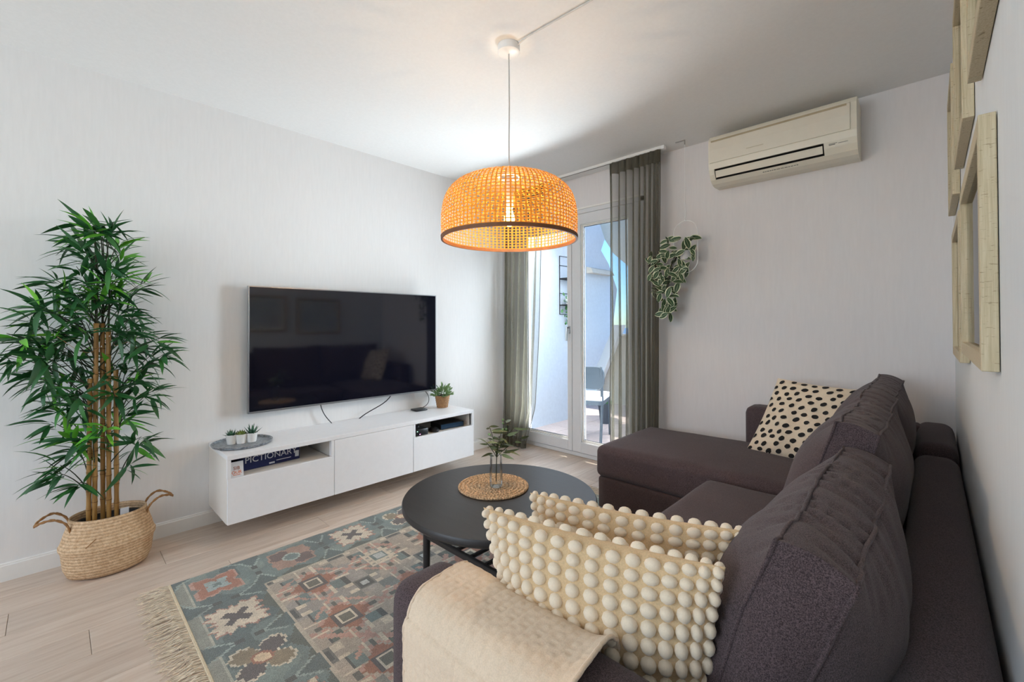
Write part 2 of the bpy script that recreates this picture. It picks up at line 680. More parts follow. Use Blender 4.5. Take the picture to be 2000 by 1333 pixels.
# ------------------------------------------------------------------ room
L, WR, H, YB = 2.697, 3.319, 2.586, -3.6
DX0, DX1, DZ = .06, 1.53, 2.285   # balcony door opening
floor = struct('floor', G().box(-.15, WR + .15, YB - .15, L + .12, -.06, -.006), GROOVE)
x = 0.0
row = 0
while x < WR:
    x1 = min(x + .192, WR)
    y = YB - ((row * .53) % 1.29)
    while y < L:
        y1 = min(y + 1.29, L)
        ya = max(y, YB)
        if y1 - ya > .03:
            part(floor, 'plank', G().box(x + .0007, x1 - .0007, ya + .0007, y1 - .0007, -.006, 0, .0012, 1), PLANK)
        y += 1.29
    x += .192
    row += 1
struct('ceiling', G().box(-.15, WR + .15, YB - .15, L + .25, H, H + .12), CEIL)
struct('wall_left', G().box(-.15, 0, YB - .15, L + .25, -.06, H), W_LEFT)
struct('wall_right', G().box(WR, WR + .15, YB - .15, L + .25, -.06, H), W_RIGHT)
g = G().box(0, DX0, L, L + .25, -.06, H).box(DX1, WR, L, L + .25, -.06, H).box(DX0, DX1, L, L + .25, DZ, H)
struct('wall_far', g, W_FAR)
g = G().box(0, .15, YB - .15, YB, -.06, H).box(2.85, WR, YB - .15, YB, -.06, H).box(.15, 2.85, YB - .15, YB, 2.4, H).box(.15, 2.85, YB - .15, YB, -.06, .7)
struct('wall_back', g, W_FAR)
win = thing('added_window_1', (1.5, YB - .08, .7), None, None, kind='structure')  # unseen window, added as the opening for the rear fill lamp
g = G().box(.15, .22, YB - .11, YB - .04, .7, 2.4).box(2.78, 2.85, YB - .11, YB - .04, .7, 2.4).box(.22, 2.78, YB - .11, YB - .04, .7, .77).box(.22, 2.78, YB - .11, YB - .04, 2.33, 2.4).box(1.46, 1.54, YB - .11, YB - .04, .77, 2.33)
part(win, 'window_frame', g, PVC)
part(win, 'pane', G().box(.22, 1.46, YB - .08, YB - .07, .77, 2.33), GLASS)
part(win, 'pane', G().box(1.54, 2.78, YB - .08, YB - .07, .77, 2.33), GLASS)


def base_prof(t, h):
    return [(0, 0), (t, 0), (t, h - .012), (t - .004, h - .008), (t - .004, h - .004), (t * .4, h), (0, h)]


struct('baseboard_left', G().prism([(a, b) for a, b in base_prof(.013, .085)], 'y', YB, L), TRIM)
struct('baseboard_far', G().prism([(L - a, b) for a, b in base_prof(.013, .085)], 'x', DX1, WR).prism([(L - a, b) for a, b in base_prof(.013, .085)], 'x', .0, DX0), TRIM)

# balcony door: outer frame, two leaves with glass, handle
door = thing('door_1', (.8, L, 0), None, None, kind='structure')
yf, yb = L + .0, L + .075
g = G().box(DX0, DX0 + .04, yf, yb, 0, DZ, .003).box(DX1 - .04, DX1, yf, yb, 0, DZ, .003).box(DX0, DX1, yf, yb, DZ - .04, DZ, .003).box(DX0, DX1, yf, yb, 0, .035, .003)
part(door, 'door_frame', g, PVC)
for (a, b) in ((DX0 + .045, .796), (.800, DX1 - .045)):
    st = .098
    sr = .046 if a < .5 else st      # the inner stile of the left leaf is lapped by the right leaf
    bot, top = .04, DZ - .045
    y0, y1 = L - .012, L + .062
    g = G().box(a, a + st, y0, y1, bot, top, .005).box(b - sr, b, y0, y1, bot, top, .005).box(a + st - .002, b - sr + .002, y0, y1, bot, bot + st, .005).box(a + st - .002, b - sr + .002, y0, y1, top - st, top, .005)
    lf = part(door, 'door_leaf', g, PVC)
    ia, ib, ja, jb = a + st, b - sr, bot + st, top - st
    g = G()
    for k, (d, yy) in enumerate(((0, .012), (.010, .020))):
        g.box(ia + d, ia + d + .008, y0 + yy, y0 + yy + .03, ja + d, jb - d, .002).box(ib - d - .008, ib - d, y0 + yy, y0 + yy + .03, ja + d, jb - d, .002)
        g.box(ia + d, ib - d, y0 + yy, y0 + yy + .03, ja + d, ja + d + .008, .002).box(ia + d, ib - d, y0 + yy, y0 + yy + .03, jb - d - .008, jb - d, .002)
    part(lf, 'glazing_bead', g, TRIM)
    g = G()
    d = .018
    g.box(ia + d, ia + d + .003, y0 + .03, y0 + .042, ja + d, jb - d).box(ib - d - .003, ib - d, y0 + .03, y0 + .042, ja + d, jb - d).box(ia + d, ib - d, y0 + .03, y0 + .042, ja + d, ja + d + .003).box(ia + d, ib - d, y0 + .03, y0 + .042, jb - d - .003, jb - d)
    part(lf, 'gasket', g, GASKET)
    part(lf, 'pane', G().box(ia + .01, ib - .01, y0 + .034, y0 + .040, ja + .01, jb - .01), GLASS)
    if a < .5:
        g = G().box(b - .038, b - .012, y0 - .008, y0, 1.135, 1.205, .003)
        g.tube([(b - .025, y0, 1.19), (b - .025, y0 - .045, 1.19)], .009)
        g.tube([(b - .025, y0 - .045, 1.197), (b - .027, y0 - .047, 1.12), (b - .027, y0 - .047, 1.07)], .0085)
        part(lf, 'handle', g, SILVER, smooth=True)
struct('trim_1', G().box(DX0 - .02, DX1 + .02, L - .006, L, DZ, DZ + .016, .002).box(DX1, DX1 + .016, L - .006, L, 0, DZ + .016, .002), TRIM)

# ------------------------------------------------------------------ balcony
struct('balcony_floor', G().box(-1.2, 4.2, L + .12, 5.8, -.12, -.03), GROOVE)
bf = bpy.data.objects['balcony_floor']
for i in range(16):
    for j in range(9):
        part(bf, 'tile', G().box(-.9 + i * .33 + .003, -.9 + (i + 1) * .33 - .003, L + .25 + j * .33 + .003, L + .25 + (j + 1) * .33 - .003, -.03, -.02, .002, 1), TILE)
sidewall = [(L + .25, -.03), (4.30, -.03), (4.36, .30), (4.76, .735), (5.11, 1.17), (5.24, 1.75), (5.0, 2.12), (4.8, 2.29), (4.9, 2.47), (4.78, 2.66), (L + .25, 2.66)]
struct('balcony_side_wall', G().prism(sidewall, 'x', -.46, -.21), CONC)
struct('balcony_parapet_wall', G().box(-2.5, 4.4, 5.4, 5.55, -.12, 1.04).box(-2.52, 4.42, 5.37, 5.58, 1.04, 1.07), CONCB)
struct('balcony_buttress', G().prism([(-.90, -.03), (-.69, -.03), (-.133, 1.21), (-.309, 1.21)], 'y', 5.26, 5.369), TRIM)  # pure white stands in for sunlight on this sloping bar
eave = [(-.62, 2.80), (-.30, 2.31), (-.06, 2.10), (.5, 1.98), (4.4, 1.98), (4.4, 3.2), (-.62, 3.2)]
struct('balcony_eave_beam', G().prism(eave, 'y', 5.30, 5.55), CONCB)
struct('balcony_ceiling_slab', G().box(-.5, 4.4, L + .25, 4.0, 2.66, 2.8), CONC)
struct('balcony_cornice', G().prism([(-.21, 1.93), (-.10, 1.93), (-.13, 1.99), (-.21, 2.02)], 'y', 4.42, 4.98), CONCB)
struct('sea_surface', G().grid(lambda a, b: (-1500 + 3000 * a, 40 + 2400 * b, -22), 6, 6), SEA)

# chair on the balcony, seen through the right leaf
fw, rt = Vector((-.34, .94, 0)), Vector((.94, .34, 0))
P0 = Vector((.755, 3.25, -.02))       # rear right foot
ch = thing('balcony_chair', P0 + fw * .2 - rt * .2, 'blue-grey metal chair with a rounded back and white pad on the balcony', 'chair')


def cp(r, f, z):
    return P0 + rt * r + fw * f + Vector((0, 0, z))


for r, f in ((0, 0), (-.33, 0)):
    part(ch, 'leg', G().tube([cp(r, f - .03, 0), cp(r, f + .05, .44), cp(r, f + .04, .56), cp(r, f, .80)], [.014, .016, .015, .012], 8), BLUEG, smooth=True)
for r, f in ((0, .44), (-.33, .44)):
    part(ch, 'leg', G().tube([cp(r, f, 0), cp(r, f - .03, .44)], [.012, .016], 8), BLUEG, smooth=True)


def slab(cx, cy, cz, a, b, c, ha, hb, hc, r=.05):
    a, b, c = [Vector(q).normalized() for q in (a, b, c)]
    o = Vector((cx, cy, cz))

    def fn(u, v, w_):
        p = [u * ha, v * hb, w_ * hc]
        # rounded plan corners in a-b
        q = [max(-(ha - r), min(ha - r, p[0])), max(-(hb - r), min(hb - r, p[1]))]
        d = Vector((p[0] - q[0], p[1] - q[1], 0))
        if d.length > 1e-9:
            k = r * max(abs(d.x), abs(d.y)) / r / d.length
            p[0], p[1] = q[0] + d.x * min(1, k), q[1] + d.y * min(1, k)
        return o + a * p[0] + b * p[1] + c * p[2]
    return G().softcube(fn, 10)


c0 = cp(-.165, .22, .42)
part(ch, 'seat', slab(*c0, rt, fw, (0, 0, 1), .18, .225, .02), BLUEG, smooth=True)
c0 = cp(-.16, .02, .68)
part(ch, 'backrest', slab(*c0, rt, (0, 0, 1), fw, .19, .115, .012, .075), BLUEG, smooth=True)
pad = single('seat_pad', slab(*cp(-.165, .22, .463), rt, fw, (0, 0, 1), .178, .215, .022, .06), PADM, cp(-.165, .22, .44), 'white cushion pad lying on the blue-grey balcony chair seat', 'cushion', smooth=True)
pt = thing('flower_pot', (.26, 4.12, -.02), 'charcoal plant pot standing on the balcony floor behind the chair', 'plant pot')
part(pt, 'pot_body', G().lathe([(.0, .0), (.058, 0), (.082, .22), (.092, .22), (.092, .255), (.082, .255), (.078, .22), (0, .21)], (.26, 4.12, -.02), 24), CHARC, smooth=True)
part(pt, 'soil', G().lathe([(0, .226), (.079, .222)], (.26, 4.12, -.02), 20), SOIL)
g = G()
for i in range(30):
    a = rnd() * 6.28
    d = Vector((math.cos(a), math.sin(a), .6 + rnd()))
    lm = leaf_mesh('tmp', .07 + .04 * rnd(), .016, IVY)
    g.add([v.co.copy() for v in lm.vertices], [list(p.vertices) for p in lm.polygons], aim((.26 + .04 * math.cos(a), 4.12 + .04 * math.sin(a), .2), d, rnd() * 3))
    bpy.data.meshes.remove(lm)
part(pt, 'foliage', g, IVY, smooth='all', kind='stuff')
tb = thing('balcony_table', (1.25, 4.05, -.02), 'pale round table on the balcony behind the right curtain', 'table')
part(tb, 'tabletop', G().lathe([(0, .70), (.34, .70), (.35, .71), (.35, .725), (.34, .735), (0, .735)], (1.25, 4.05, -.02), 40), PADM, smooth=True)
for k in range(4):
    a = .8 + k * math.pi / 2
    part(tb, 'leg', G().tube([(1.25 + .30 * math.cos(a), 4.05 + .30 * math.sin(a), -.02), (1.25 + .2 * math.cos(a), 4.05 + .2 * math.sin(a), .69)], .014), BLUEG, smooth=True)
# wall rack with a trailing plant on the balcony wall
rk = thing('wall_rack', (-.21, 4.0, 1.38), 'dark wire rack hanging on the white balcony wall', 'rack')
g = G()
for yy in (3.81, 4.10):
    g.tube([(-.205, yy, 2.10), (-.205, yy, 1.35)], .006, 6)
for zz in (2.10, 1.98, 1.80, 1.62, 1.35):
    g.tube([(-.205, 3.81, zz), (-.205, 4.10, zz)], .004, 6)
part(rk, 'wire_grid', g, BLACKM, smooth=True)
part(rk, 'shelf', G().box(-.20, -.08, 3.81, 4.10, 1.80, 1.815), BLACKM)
part(rk, 'shelf', G().box(-.20, -.08, 3.81, 4.10, 1.46, 1.475), BLACKM)
rp = thing('trailing_ivy', (-.14, 3.92, 1.475), 'green trailing plant in a pale pot on the balcony wall rack', 'plant')
part(rp, 'pot', G().lathe([(0, 0), (.04, 0), (.05, .1), (.045, .1), (0, .08)], (-.14, 3.92, 1.475), 20), PORC, smooth=True)
ivl = leaf_mesh('leaf', .05, .035, IVY, 4, .2, .2, 1)
for i in range(80):
    t = rnd() ** .8
    z = 1.68 - t * .62
    yy = 3.81 + .22 * rnd() * (1 - .5 * t) + .08 * t
    inst(rp, 'leaf', ivl, aim((-.19 + .11 * rnd(), yy, z), (rnd() * .6, rnd() - .5, -.2 - rnd()), rnd() * 3, .7 + .5 * rnd()))

# ------------------------------------------------------------------ tv bench
XF, ZB = .419, .118
ZT = ZB + .383
bench = thing('tv_bench', (.2, .9, ZB), 'white wall-mounted television bench with two drawers and a middle door', 'tv bench')
part(bench, 'top_panel', G().box(.002, XF, 0, 1.80, ZT - .026, ZT, .0012, 1), LACQ)
zc0, zc1 = ZB, ZT - .026
t = .018
for yy in (0, .6 - t / 2, 1.2 - t / 2, 1.8 - t):
    part(bench, 'side_panel', G().box(.002, .40, yy, yy + t, zc0, zc1, .0008, 1), LACQ_IN)
g = G().box(.002, .40, t, 1.8 - t, zc0, zc0 + t).box(.002, .012, t, 1.8 - t, zc0, zc1)
part(bench, 'carcass_bottom', g, LACQ_IN)
DT = ZB + .253
for a, b, nm in ((.0, .599, 'drawer'), (1.201, 1.8, 'drawer')):
    part(bench, 'shelf', G().box(.012, .398, a + t, b - t, DT - .022, DT - .006), LACQ_IN)
    part(bench, nm, G().box(.402, XF, a + .0012, b - .0012, ZB + .001, DT, .0012, 1), LACQ)
    for ya_, yb_ in ((a + .0005, a + t), (b - t, b - .0005)):
        part(bench, 'front_edge', G().box(.384, XF - .001, ya_, yb_, DT + .001, zc1 - .001), LACQ)
part(bench, 'door', G().box(.402, XF, .6012, 1.1988, ZB + .001, zc1 - .002, .0012, 1), LACQ)
SH = DT - .006     # shelf surface inside the open slots

gb = thing('board_game_box', (.25, .26, SH), 'navy blue game box with white lettering in the left slot of the bench', 'box')
bx = Matrix.Translation((.165, .262, SH)) @ Matrix.Rotation(math.radians(4), 4, 'Z')
part(gb, 'lid', G().box(-.125, .125, -.165, .165, .0, .09, .002, 1, bx), NAVY)
part(gb, 'lettering', text_g('PICTIONARY', .052, bx @ Matrix.Translation((.1262, -.005, .058)) @ Matrix.Rotation(math.pi / 2, 4, 'Z') @ Matrix.Rotation(math.pi / 2, 4, 'X')), PRINTW)
part(gb, 'small_print', G().box(.125, .1262, -.02, .012, .008, .018, mat=bx).box(.125, .1262, .022, .11, .020, .024, mat=bx), PRINTW)
part(gb, 'price_label', G().box(.125, .1262, .135, .158, .018, .055, mat=bx), PRINTW)
cd = thing('small_card', (.395, .05, SH), 'small white card with orange letters leaning in the left bench slot', 'card')
cm = Matrix.Translation((.394, .052, SH)) @ Matrix.Rotation(math.radians(-7), 4, 'Y')
part(cd, 'card_sheet', G().box(-.0015, .0015, -.034, .034, 0, .088, mat=cm), PRINTW)
tm = cm @ Matrix.Translation((.0018, 0, .052)) @ Matrix.Rotation(math.pi / 2, 4, 'Z') @ Matrix.Rotation(math.pi / 2, 4, 'X')
part(cd, 'lettering', text_g('SIB', .026, tm), BROWNP)
part(cd, 'lettering', text_g('OUR', .024, tm @ Matrix.Translation((0, -.023, 0))), ORANGE)
part(cd, 'underline', G().box(.0015, .0021, -.018, .018, .014, .017, mat=cm), ORANGE)
ro = thing('wifi_router', (.30, 1.30, SH), 'dark router with small lights at the left of the right bench slot', 'router')
part(ro, 'casing', G().box(.24, .375, 1.235, 1.365, SH, SH + .052, .006), BLACK, smooth=True)
part(ro, 'antenna', G().tube([(.26, 1.35, SH + .04), (.27, 1.352, SH + .1)], .004, 6), SILVER, smooth=True)
part(ro, 'indicator_light', G().box(.375, .3762, 1.262, 1.268, SH + .034, SH + .039), LEDG)
part(ro, 'indicator_light', G().box(.375, .3762, 1.285, 1.292, SH + .011, SH + .016), LEDP)
ms = single('computer_mouse', G().lathe([(0, 0), (.045, 0), (.05, .012), (.038, .028), (0, .036)], (.33, 1.45, SH), 24, 1, .8), BLACK, (.33, 1.45, SH), 'small round black puck device between router and receiver in the bench', 'mouse', smooth=True)
stb = thing('set_top_box', (.30, 1.63, SH), 'black receiver box at the right end of the right bench slot', 'receiver')
rm = Matrix.Translation((.28, 1.63, SH)) @ Matrix.Rotation(math.radians(-5), 4, 'Z')
part(stb, 'casing', G().box(-.085, .075, -.115, .115, .004, .045, .003, 1, rm), BLACK)
part(stb, 'front_panel', G().box(.075, .079, -.113, .105, .006, .043, .001, 1, rm), plain('glossy_blue_black', (40, 62, 84), .12))
part(stb, 'foot', G().lathe([(0, 0), (.008, 0), (.008, .005), (0, .005)], rm @ Vector((.05, -.09, 0)), 10).lathe([(0, 0), (.008, 0), (.008, .005), (0, .005)], rm @ Vector((.05, .09, 0)), 10).lathe([(0, 0), (.008, 0), (.008, .005), (0, .005)], rm @ Vector((-.06, 0, 0)), 10), BLACKM)

# ------------------------------------------------------------------ television
A, B = Vector((.062, .197, 0)), Vector((.112, 1.637, 0))
du = (B - A).normalized()
nn = Vector((du.y, -du.x, 0))
TVM = Matrix(((nn.x, du.x, 0, A.x), (nn.y, du.y, 0, A.y), (0, 0, 1, .653), (0, 0, 0, 1)))   # local: x out of the screen, y along, z up
TW, TH = (B - A).length, .825
tv = thing('television', (.06, .91, .653), 'large flat black television hanging on the wall above the white bench', 'television')
part(tv, 'casing', G().box(-.030, -.004, .004, TW - .004, .004, TH - .004, .004, 2, TVM), BLACKM)
b = .007
part(tv, 'bezel', G().box(-.026, .001, 0, b, 0, TH, .001, 1, TVM).box(-.026, .001, TW - b, TW, 0, TH, .001, 1, TVM).box(-.026, .001, b, TW - b, 0, b * 1.6, .001, 1, TVM).box(-.026, .001, b, TW - b, TH - b, TH, .001, 1, TVM), SILVER)
part(tv, 'screen', G().box(-.01, -.001, b, TW - b, b * 1.6, TH - b, mat=TVM), SCREEN)
part(tv, 'wall_bracket', G().box(.002, .055, .70, 1.13, .95, 1.2), BLACKM)


def bez(p, n=14):
    p = [Vector(q) for q in p]
    out = []
    for i in range(n + 1):
        t_ = i / n
        q = list(p)
        while len(q) > 1:
            q = [q[k].lerp(q[k + 1], t_) for k in range(len(q) - 1)]
        out.append(q[0])
    return out


single('power_cable', G().tube(bez([(.045, .66, .70), (.035, .67, .60), (.03, .70, .55), (.05, .755, ZT + .003), (.03, .77, ZT - .03)]), .0035, 6), BLACK, (.04, .7, .56), 'short thin black cable under the left half of the television', 'cable', smooth=True)
single('power_cable', G().tube(bez([(.07, 1.24, .70), (.05, 1.23, .58), (.04, 1.10, .57), (.03, 1.02, .54), (.05, .95, ZT + .004), (.03, .94, ZT - .03)]), .004, 6), BLACK, (.04, 1.1, .56), 'longer black cable curving from the television middle down to the bench', 'cable', smooth=True)
st_ = thing('streaming_box', (.11, 1.46, ZT), 'flat black streaming box on top of the bench below the television', 'media player')
part(st_, 'casing', G().box(.06, .15, 1.41, 1.52, ZT + .001, ZT + .016, .004), BLACK, smooth=True)
part(st_, 'cable', G().tube(bez([(.075, 1.50, ZT + .01), (.05, 1.60, ZT + .01), (.05, 1.66, ZT + .07), (.06, 1.56, ZT + .16), (.08, 1.50, .68)]), .003, 6), BLACK, smooth=True)

# ------------------------------------------------------------------ things on the bench
TC = Vector((.185, .135, ZT))
single('round_tray', G().lathe([(0, .004), (.10, .004), (.155, .006), (.163, .016), (.166, .016), (.160, .003), (.12, 0), (0, 0)], TC, 56, .98, .98), TRAYM, TC, 'round mottled grey metal tray on the left end of the bench', 'tray', smooth=True)


def succulent(name, c, label, kind, mat):
    r = thing(name, c, label, 'plant', 'succulents on the grey tray')
    part(r, 'pot', G().lathe([(0, 0), (.024, 0), (.031, .052), (.0315, .056), (.028, .056), (.026, .048), (0, .046)], c, 24), PORC, smooth=True)
    part(r, 'soil', G().lathe([(0, .05), (.027, .049)], c, 16), SOIL)
    n = {'aloe': 17, 'rose': 30, 'spiky': 24}[kind]
    for i in range(n):
        k = i / n
        a = i * 2.4
        el = {'aloe': .35 + 1.1 * k, 'rose': .25 + 1.0 * k, 'spiky': .15 + 1.2 * k}[kind]
        Ln = {'aloe': .06, 'rose': .03, 'spiky': .042}[kind] * (.85 + .3 * rnd())
        wd = {'aloe': .011, 'rose': .014, 'spiky': .008}[kind]
        d = Vector((math.cos(a) * math.cos(el), math.sin(a) * math.cos(el), math.sin(el)))
        base = Vector(c) + Vector((d.x * .008, d.y * .008, .05))
        q = aim(base, d)
        gg = G()
        gg.add([(0, -wd * .4, 0), (0, wd * .4, 0), (0, 0, -wd * .35), (Ln * .4, -wd * .5, 0), (Ln * .4, wd * .5, 0), (Ln * .4, 0, -wd * .5), (Ln, 0, .004)], [(0, 1, 4, 3), (1, 2, 5, 4), (2, 0, 3, 5), (3, 4, 6), (4, 5, 6), (5, 3, 6), (0, 2, 1)], q)
        part(r, 'leaf', gg, mat, smooth='all')


succulent('potted_succulent', (.165, .082, ZT + .005), 'leftmost small succulent in white pot, blue-green spiky leaves', 'spiky', SUCC)
succulent('potted_succulent', (.185, .128, ZT + .005), 'middle small succulent in white pot, yellow-green rosette', 'rose', SUCC2)
succulent('potted_succulent', (.195, .183, ZT + .005), 'tallest small succulent in white pot, upright pointed aloe leaves', 'aloe', SUCC)

wp_c = Vector((.135, 1.685, ZT))
wp = thing('potted_herb', wp_c, 'small bushy green plant in a wicker pot at the right end of the bench', 'plant')
g = G()
for k in range(11):
    r0 = .043 + .016 * k / 10
    m = 26
    g.tube([wp_c + Vector(((r0 + .0022 * (1 if (j + k) % 2 else -1)) * math.cos(2 * math.pi * j / m), (r0 + .0022 * (1 if (j + k) % 2 else -1)) * math.sin(2 * math.pi * j / m), .006 + k * .0095)) for j in range(m)], .0052, 5, closed=True)
part(wp, 'wicker_pot', g, WICKER, smooth='all')
part(wp, 'liner', G().lathe([(0, .001), (.04, .001), (.056, .105), (.05, .105), (0, .095)], wp_c, 24), SOIL)
g = G()
hl = leaf_mesh('tmp', .042, .016, HERB, 4, .15, .2, 1)
hv, hf = [v.co.copy() for v in hl.vertices], [list(p.vertices) for p in hl.polygons]
leaves = []
for i in range(150):
    a = rnd() * 6.283
    el = math.asin(min(1, .05 + rnd()))
    rr = .025 + .045 * rnd()
    p = wp_c + Vector((math.cos(a) * math.cos(el) * rr * 1.15, math.sin(a) * math.cos(el) * rr * 1.15, .10 + math.sin(el) * rr * 1.25))
    g.add(hv, hf, aim(p, (math.cos(a) * math.cos(el), math.sin(a) * math.cos(el), math.sin(el) + .1 * rnd()), rnd() * 2, .7 + .5 * rnd()))
part(wp, 'foliage', g, HERB, smooth='all', kind='stuff')

# ------------------------------------------------------------------ rug
RX0, RX1, RY0, RY1 = .65, 2.25, -.285, 2.015
rug = thing('kilim_rug', ((RX0 + RX1) / 2, (RY0 + RY1) / 2, 0), 'teal, rust and cream kilim rug with fringed ends under the coffee table', 'rug')
step = .0085
ny, nx = int((RY1 - RY0) / step), int((RX1 - RX0) / step)
pu = (np.arange(ny) + .5) * (RY1 - RY0) / ny          # along
pv = (np.arange(nx) + .5) * (RX1 - RX0) / nx          # across
Pu, Pv = np.meshgrid(pu, pv, indexing='ij')
rs = np.random.RandomState(3)


def vnoise(cell, seed):
    q = np.random.RandomState(seed)
    a_, b_ = int(2.4 / cell) + 3, int(1.7 / cell) + 3
    gd = q.rand(a_, b_)
    fu, fv = Pu / cell, Pv / cell
    i, j = fu.astype(int), fv.astype(int)
    a_, b_ = fu - i, fv - j
    a_ = a_ * a_ * (3 - 2 * a_)
    b_ = b_ * b_ * (3 - 2 * b_)
    return (gd[i, j] * (1 - a_) + gd[i + 1, j] * a_) * (1 - b_) + (gd[i, j + 1] * (1 - a_) + gd[i + 1, j + 1] * a_) * b_


def C_(r, g_, b_):
    return np.array(lin((r, g_, b_))[:3])


TEAL, TEALD, NAVYG, BEIGE, CREAMC, RUST, PINK, OLV, PURP, PALE, GREYC = C_(100, 122, 124), C_(72, 94, 100), C_(52, 58, 68), C_(172, 160, 148), C_(216, 204, 184), C_(158, 98, 76), C_(190, 146, 132), C_(134, 118, 94), C_(74, 66, 74), C_(186, 192, 192), C_(128, 130, 126)
img = np.empty((ny, nx, 3))
img[:] = TEAL
n1, n2 = vnoise(.11, 1), vnoise(.3, 2)


def put(mask, c):
    img[mask] = c


# stepped helper: distances measured on a coarse weave
q_ = .0125
Qu, Qv = np.round(Pu / q_) * q_, np.round(Pv / q_) * q_
jag = .006 * np.sign(np.sin(Pu * 2 * np.pi / .026)) 
put((n1 > .62), TEALD)
put((n1 < .25), C_(118, 138, 136))
BW = .305
fld = (Pu > BW) & (Pu < 2.3 - BW) & (Pv > BW) & (Pv < 1.6 - BW)
put(fld, BEIGE)
put(fld & (n2 > .6), C_(156, 150, 146))
put(fld & (n2 < .3), C_(184, 170, 156))
P_ = .335
a = (Qu - .47) / P_
bb_ = (Qv - .47) / P_
ia_, ib_ = np.round(a), np.round(bb_)
da, db = (a - ia_), (bb_ - ib_)                     # around rust diamonds
ha, hb = (a - np.floor(a) - .5), (bb_ - np.floor(bb_) - .5)   # around the dark squares
ra, rb = np.abs(da), np.abs(db)
sa, sb = np.abs(ha), np.abs(hb)
# squares on the quarter points
for cx_, cy_ in ((.25, .25),):
    m = fld & (np.abs(ra - .25) < .105) & (np.abs(rb - .25) < .105)
    put(m, TEAL)
    put(m & (np.sin(ia_ * 7 + ib_ * 3 + np.sign(da) * 2 + np.sign(db)) > .2), C_(74, 90, 86))
    put(m & (da * np.sign(da) > .30), NAVYG)
    put(m & (np.sin(ia_ * 3 + ib_ * 5 + np.sign(da) + 2 * np.sign(db)) < -.55), GREYC)
# rust lattice
dm = ra + rb
put(fld & (dm < .30) & (dm > .0), RUST)
put(fld & (np.abs(dm - .36) < .035) & (np.abs(ra - rb) > .1), PINK)
put(fld & (np.abs(ra + rb - .5) < .045) & (n1 > .45), PINK)
put(fld & (np.maximum(ra, rb) < .17) & (np.maximum(ra, rb) > .0) & (dm < .26), RUST)
put(fld & (np.maximum(ra, rb) < .135), PURP)
put(fld & (np.maximum(ra, rb) < .105), CREAMC)
put(fld & (np.maximum(ra, rb) < .068), C_(92, 92, 84))
# every second motif is the pale comb square
alt = ((ia_ + ib_) % 2 == 1) & fld & (ia_ % 3 == 1)
put(alt & (dm < .32), C_(150, 150, 146))
put(alt & (np.maximum(ra, rb) < .22) & ((np.abs((ra * 18) % 1 - .5) < .25) | (np.abs((rb * 18) % 1 - .5) < .25)), CREAMC)
put(alt & (np.maximum(ra, rb) < .14), CREAMC)
put(alt & (np.maximum(ra, rb) < .115), TEAL)
put(alt & (np.maximum(ra, rb) < .06), PALE)
# cream bars between motifs
for (p1, p2) in ((ra, rb), (rb, ra)):
    m = fld & (np.abs(p1 - .11) < .018) & (p2 > .25) & (p2 < .44)
    put(m, CREAMC)
    put(fld & (p1 < .045) & (p2 > .30) & (p2 < .39), C_(84, 86, 84))
# comb squares at half points
put(fld & (np.maximum(sa, sb) < .13), C_(104, 106, 104))
put(fld & (np.maximum(sa, sb) < .095), NAVYG)
put(fld & (np.maximum(sa, sb) < .05), PALE)
put(fld & (sb < .12) & (sa > .13) & (sa < .24) & (np.abs((sb * 22) % 1 - .5) < .25), CREAMC)
# field outline, zigzag cream and dark triangles
dedge = np.minimum(np.minimum(Pu - BW, 2.3 - BW - Pu), np.minimum(Pv - BW, 1.6 - BW - Pv))
zz = np.abs(((Pu + Pv) / .028) % 1 - .5) * .014
put(np.abs(dedge - .0) < .008 + zz * .3, C_(188, 178, 162))
tri = np.abs(((Pu - .30) / .165) % 1 - .5) * .1
tri2 = np.abs(((Pv - .30) / .165) % 1 - .5) * .1
ends = (Pu < BW) | (Pu > 2.3 - BW)
put((dedge < -.008) & (dedge > -.008 - np.where(ends, tri2, tri)), C_(74, 86, 84))
# outer band
de = np.minimum(np.minimum(Pu, 2.3 - Pu), np.minimum(Pv, 1.6 - Pv))
deu = np.minimum(Pu, 2.3 - Pu)
put((deu < .045), C_(138, 142, 134))
put((np.abs(deu - .048) < .005), C_(176, 176, 164))
dev = np.minimum(Pv, 1.6 - Pv)
put(dev < .012, C_(150, 146, 138))
# border dark hooks between flowers
for side in range(2):
    long_ = side == 0
    s_, d_ = (Pu, dev) if long_ else (Pv, deu)
    k_ = np.abs(((s_ - .155) / .33 + .5) % 1 - .5) * .33          # distance from flower centre along
    inb = (d_ < BW)
    gap = inb & (np.abs(k_ - .165) < .05)
    tt = np.abs(d_ - .155)
    put(gap & (tt > .055) & (np.abs(k_ - .165) < (tt - .055) * .55), TEALD)
    put(gap & (np.abs(np.abs(k_ - .165) - (tt - .045) * .6) < .005) & (tt > .05), C_(150, 166, 164))
    put(gap & (np.abs(k_ - .165) < .014) & (tt < .05) & (tt > .015), NAVYG)


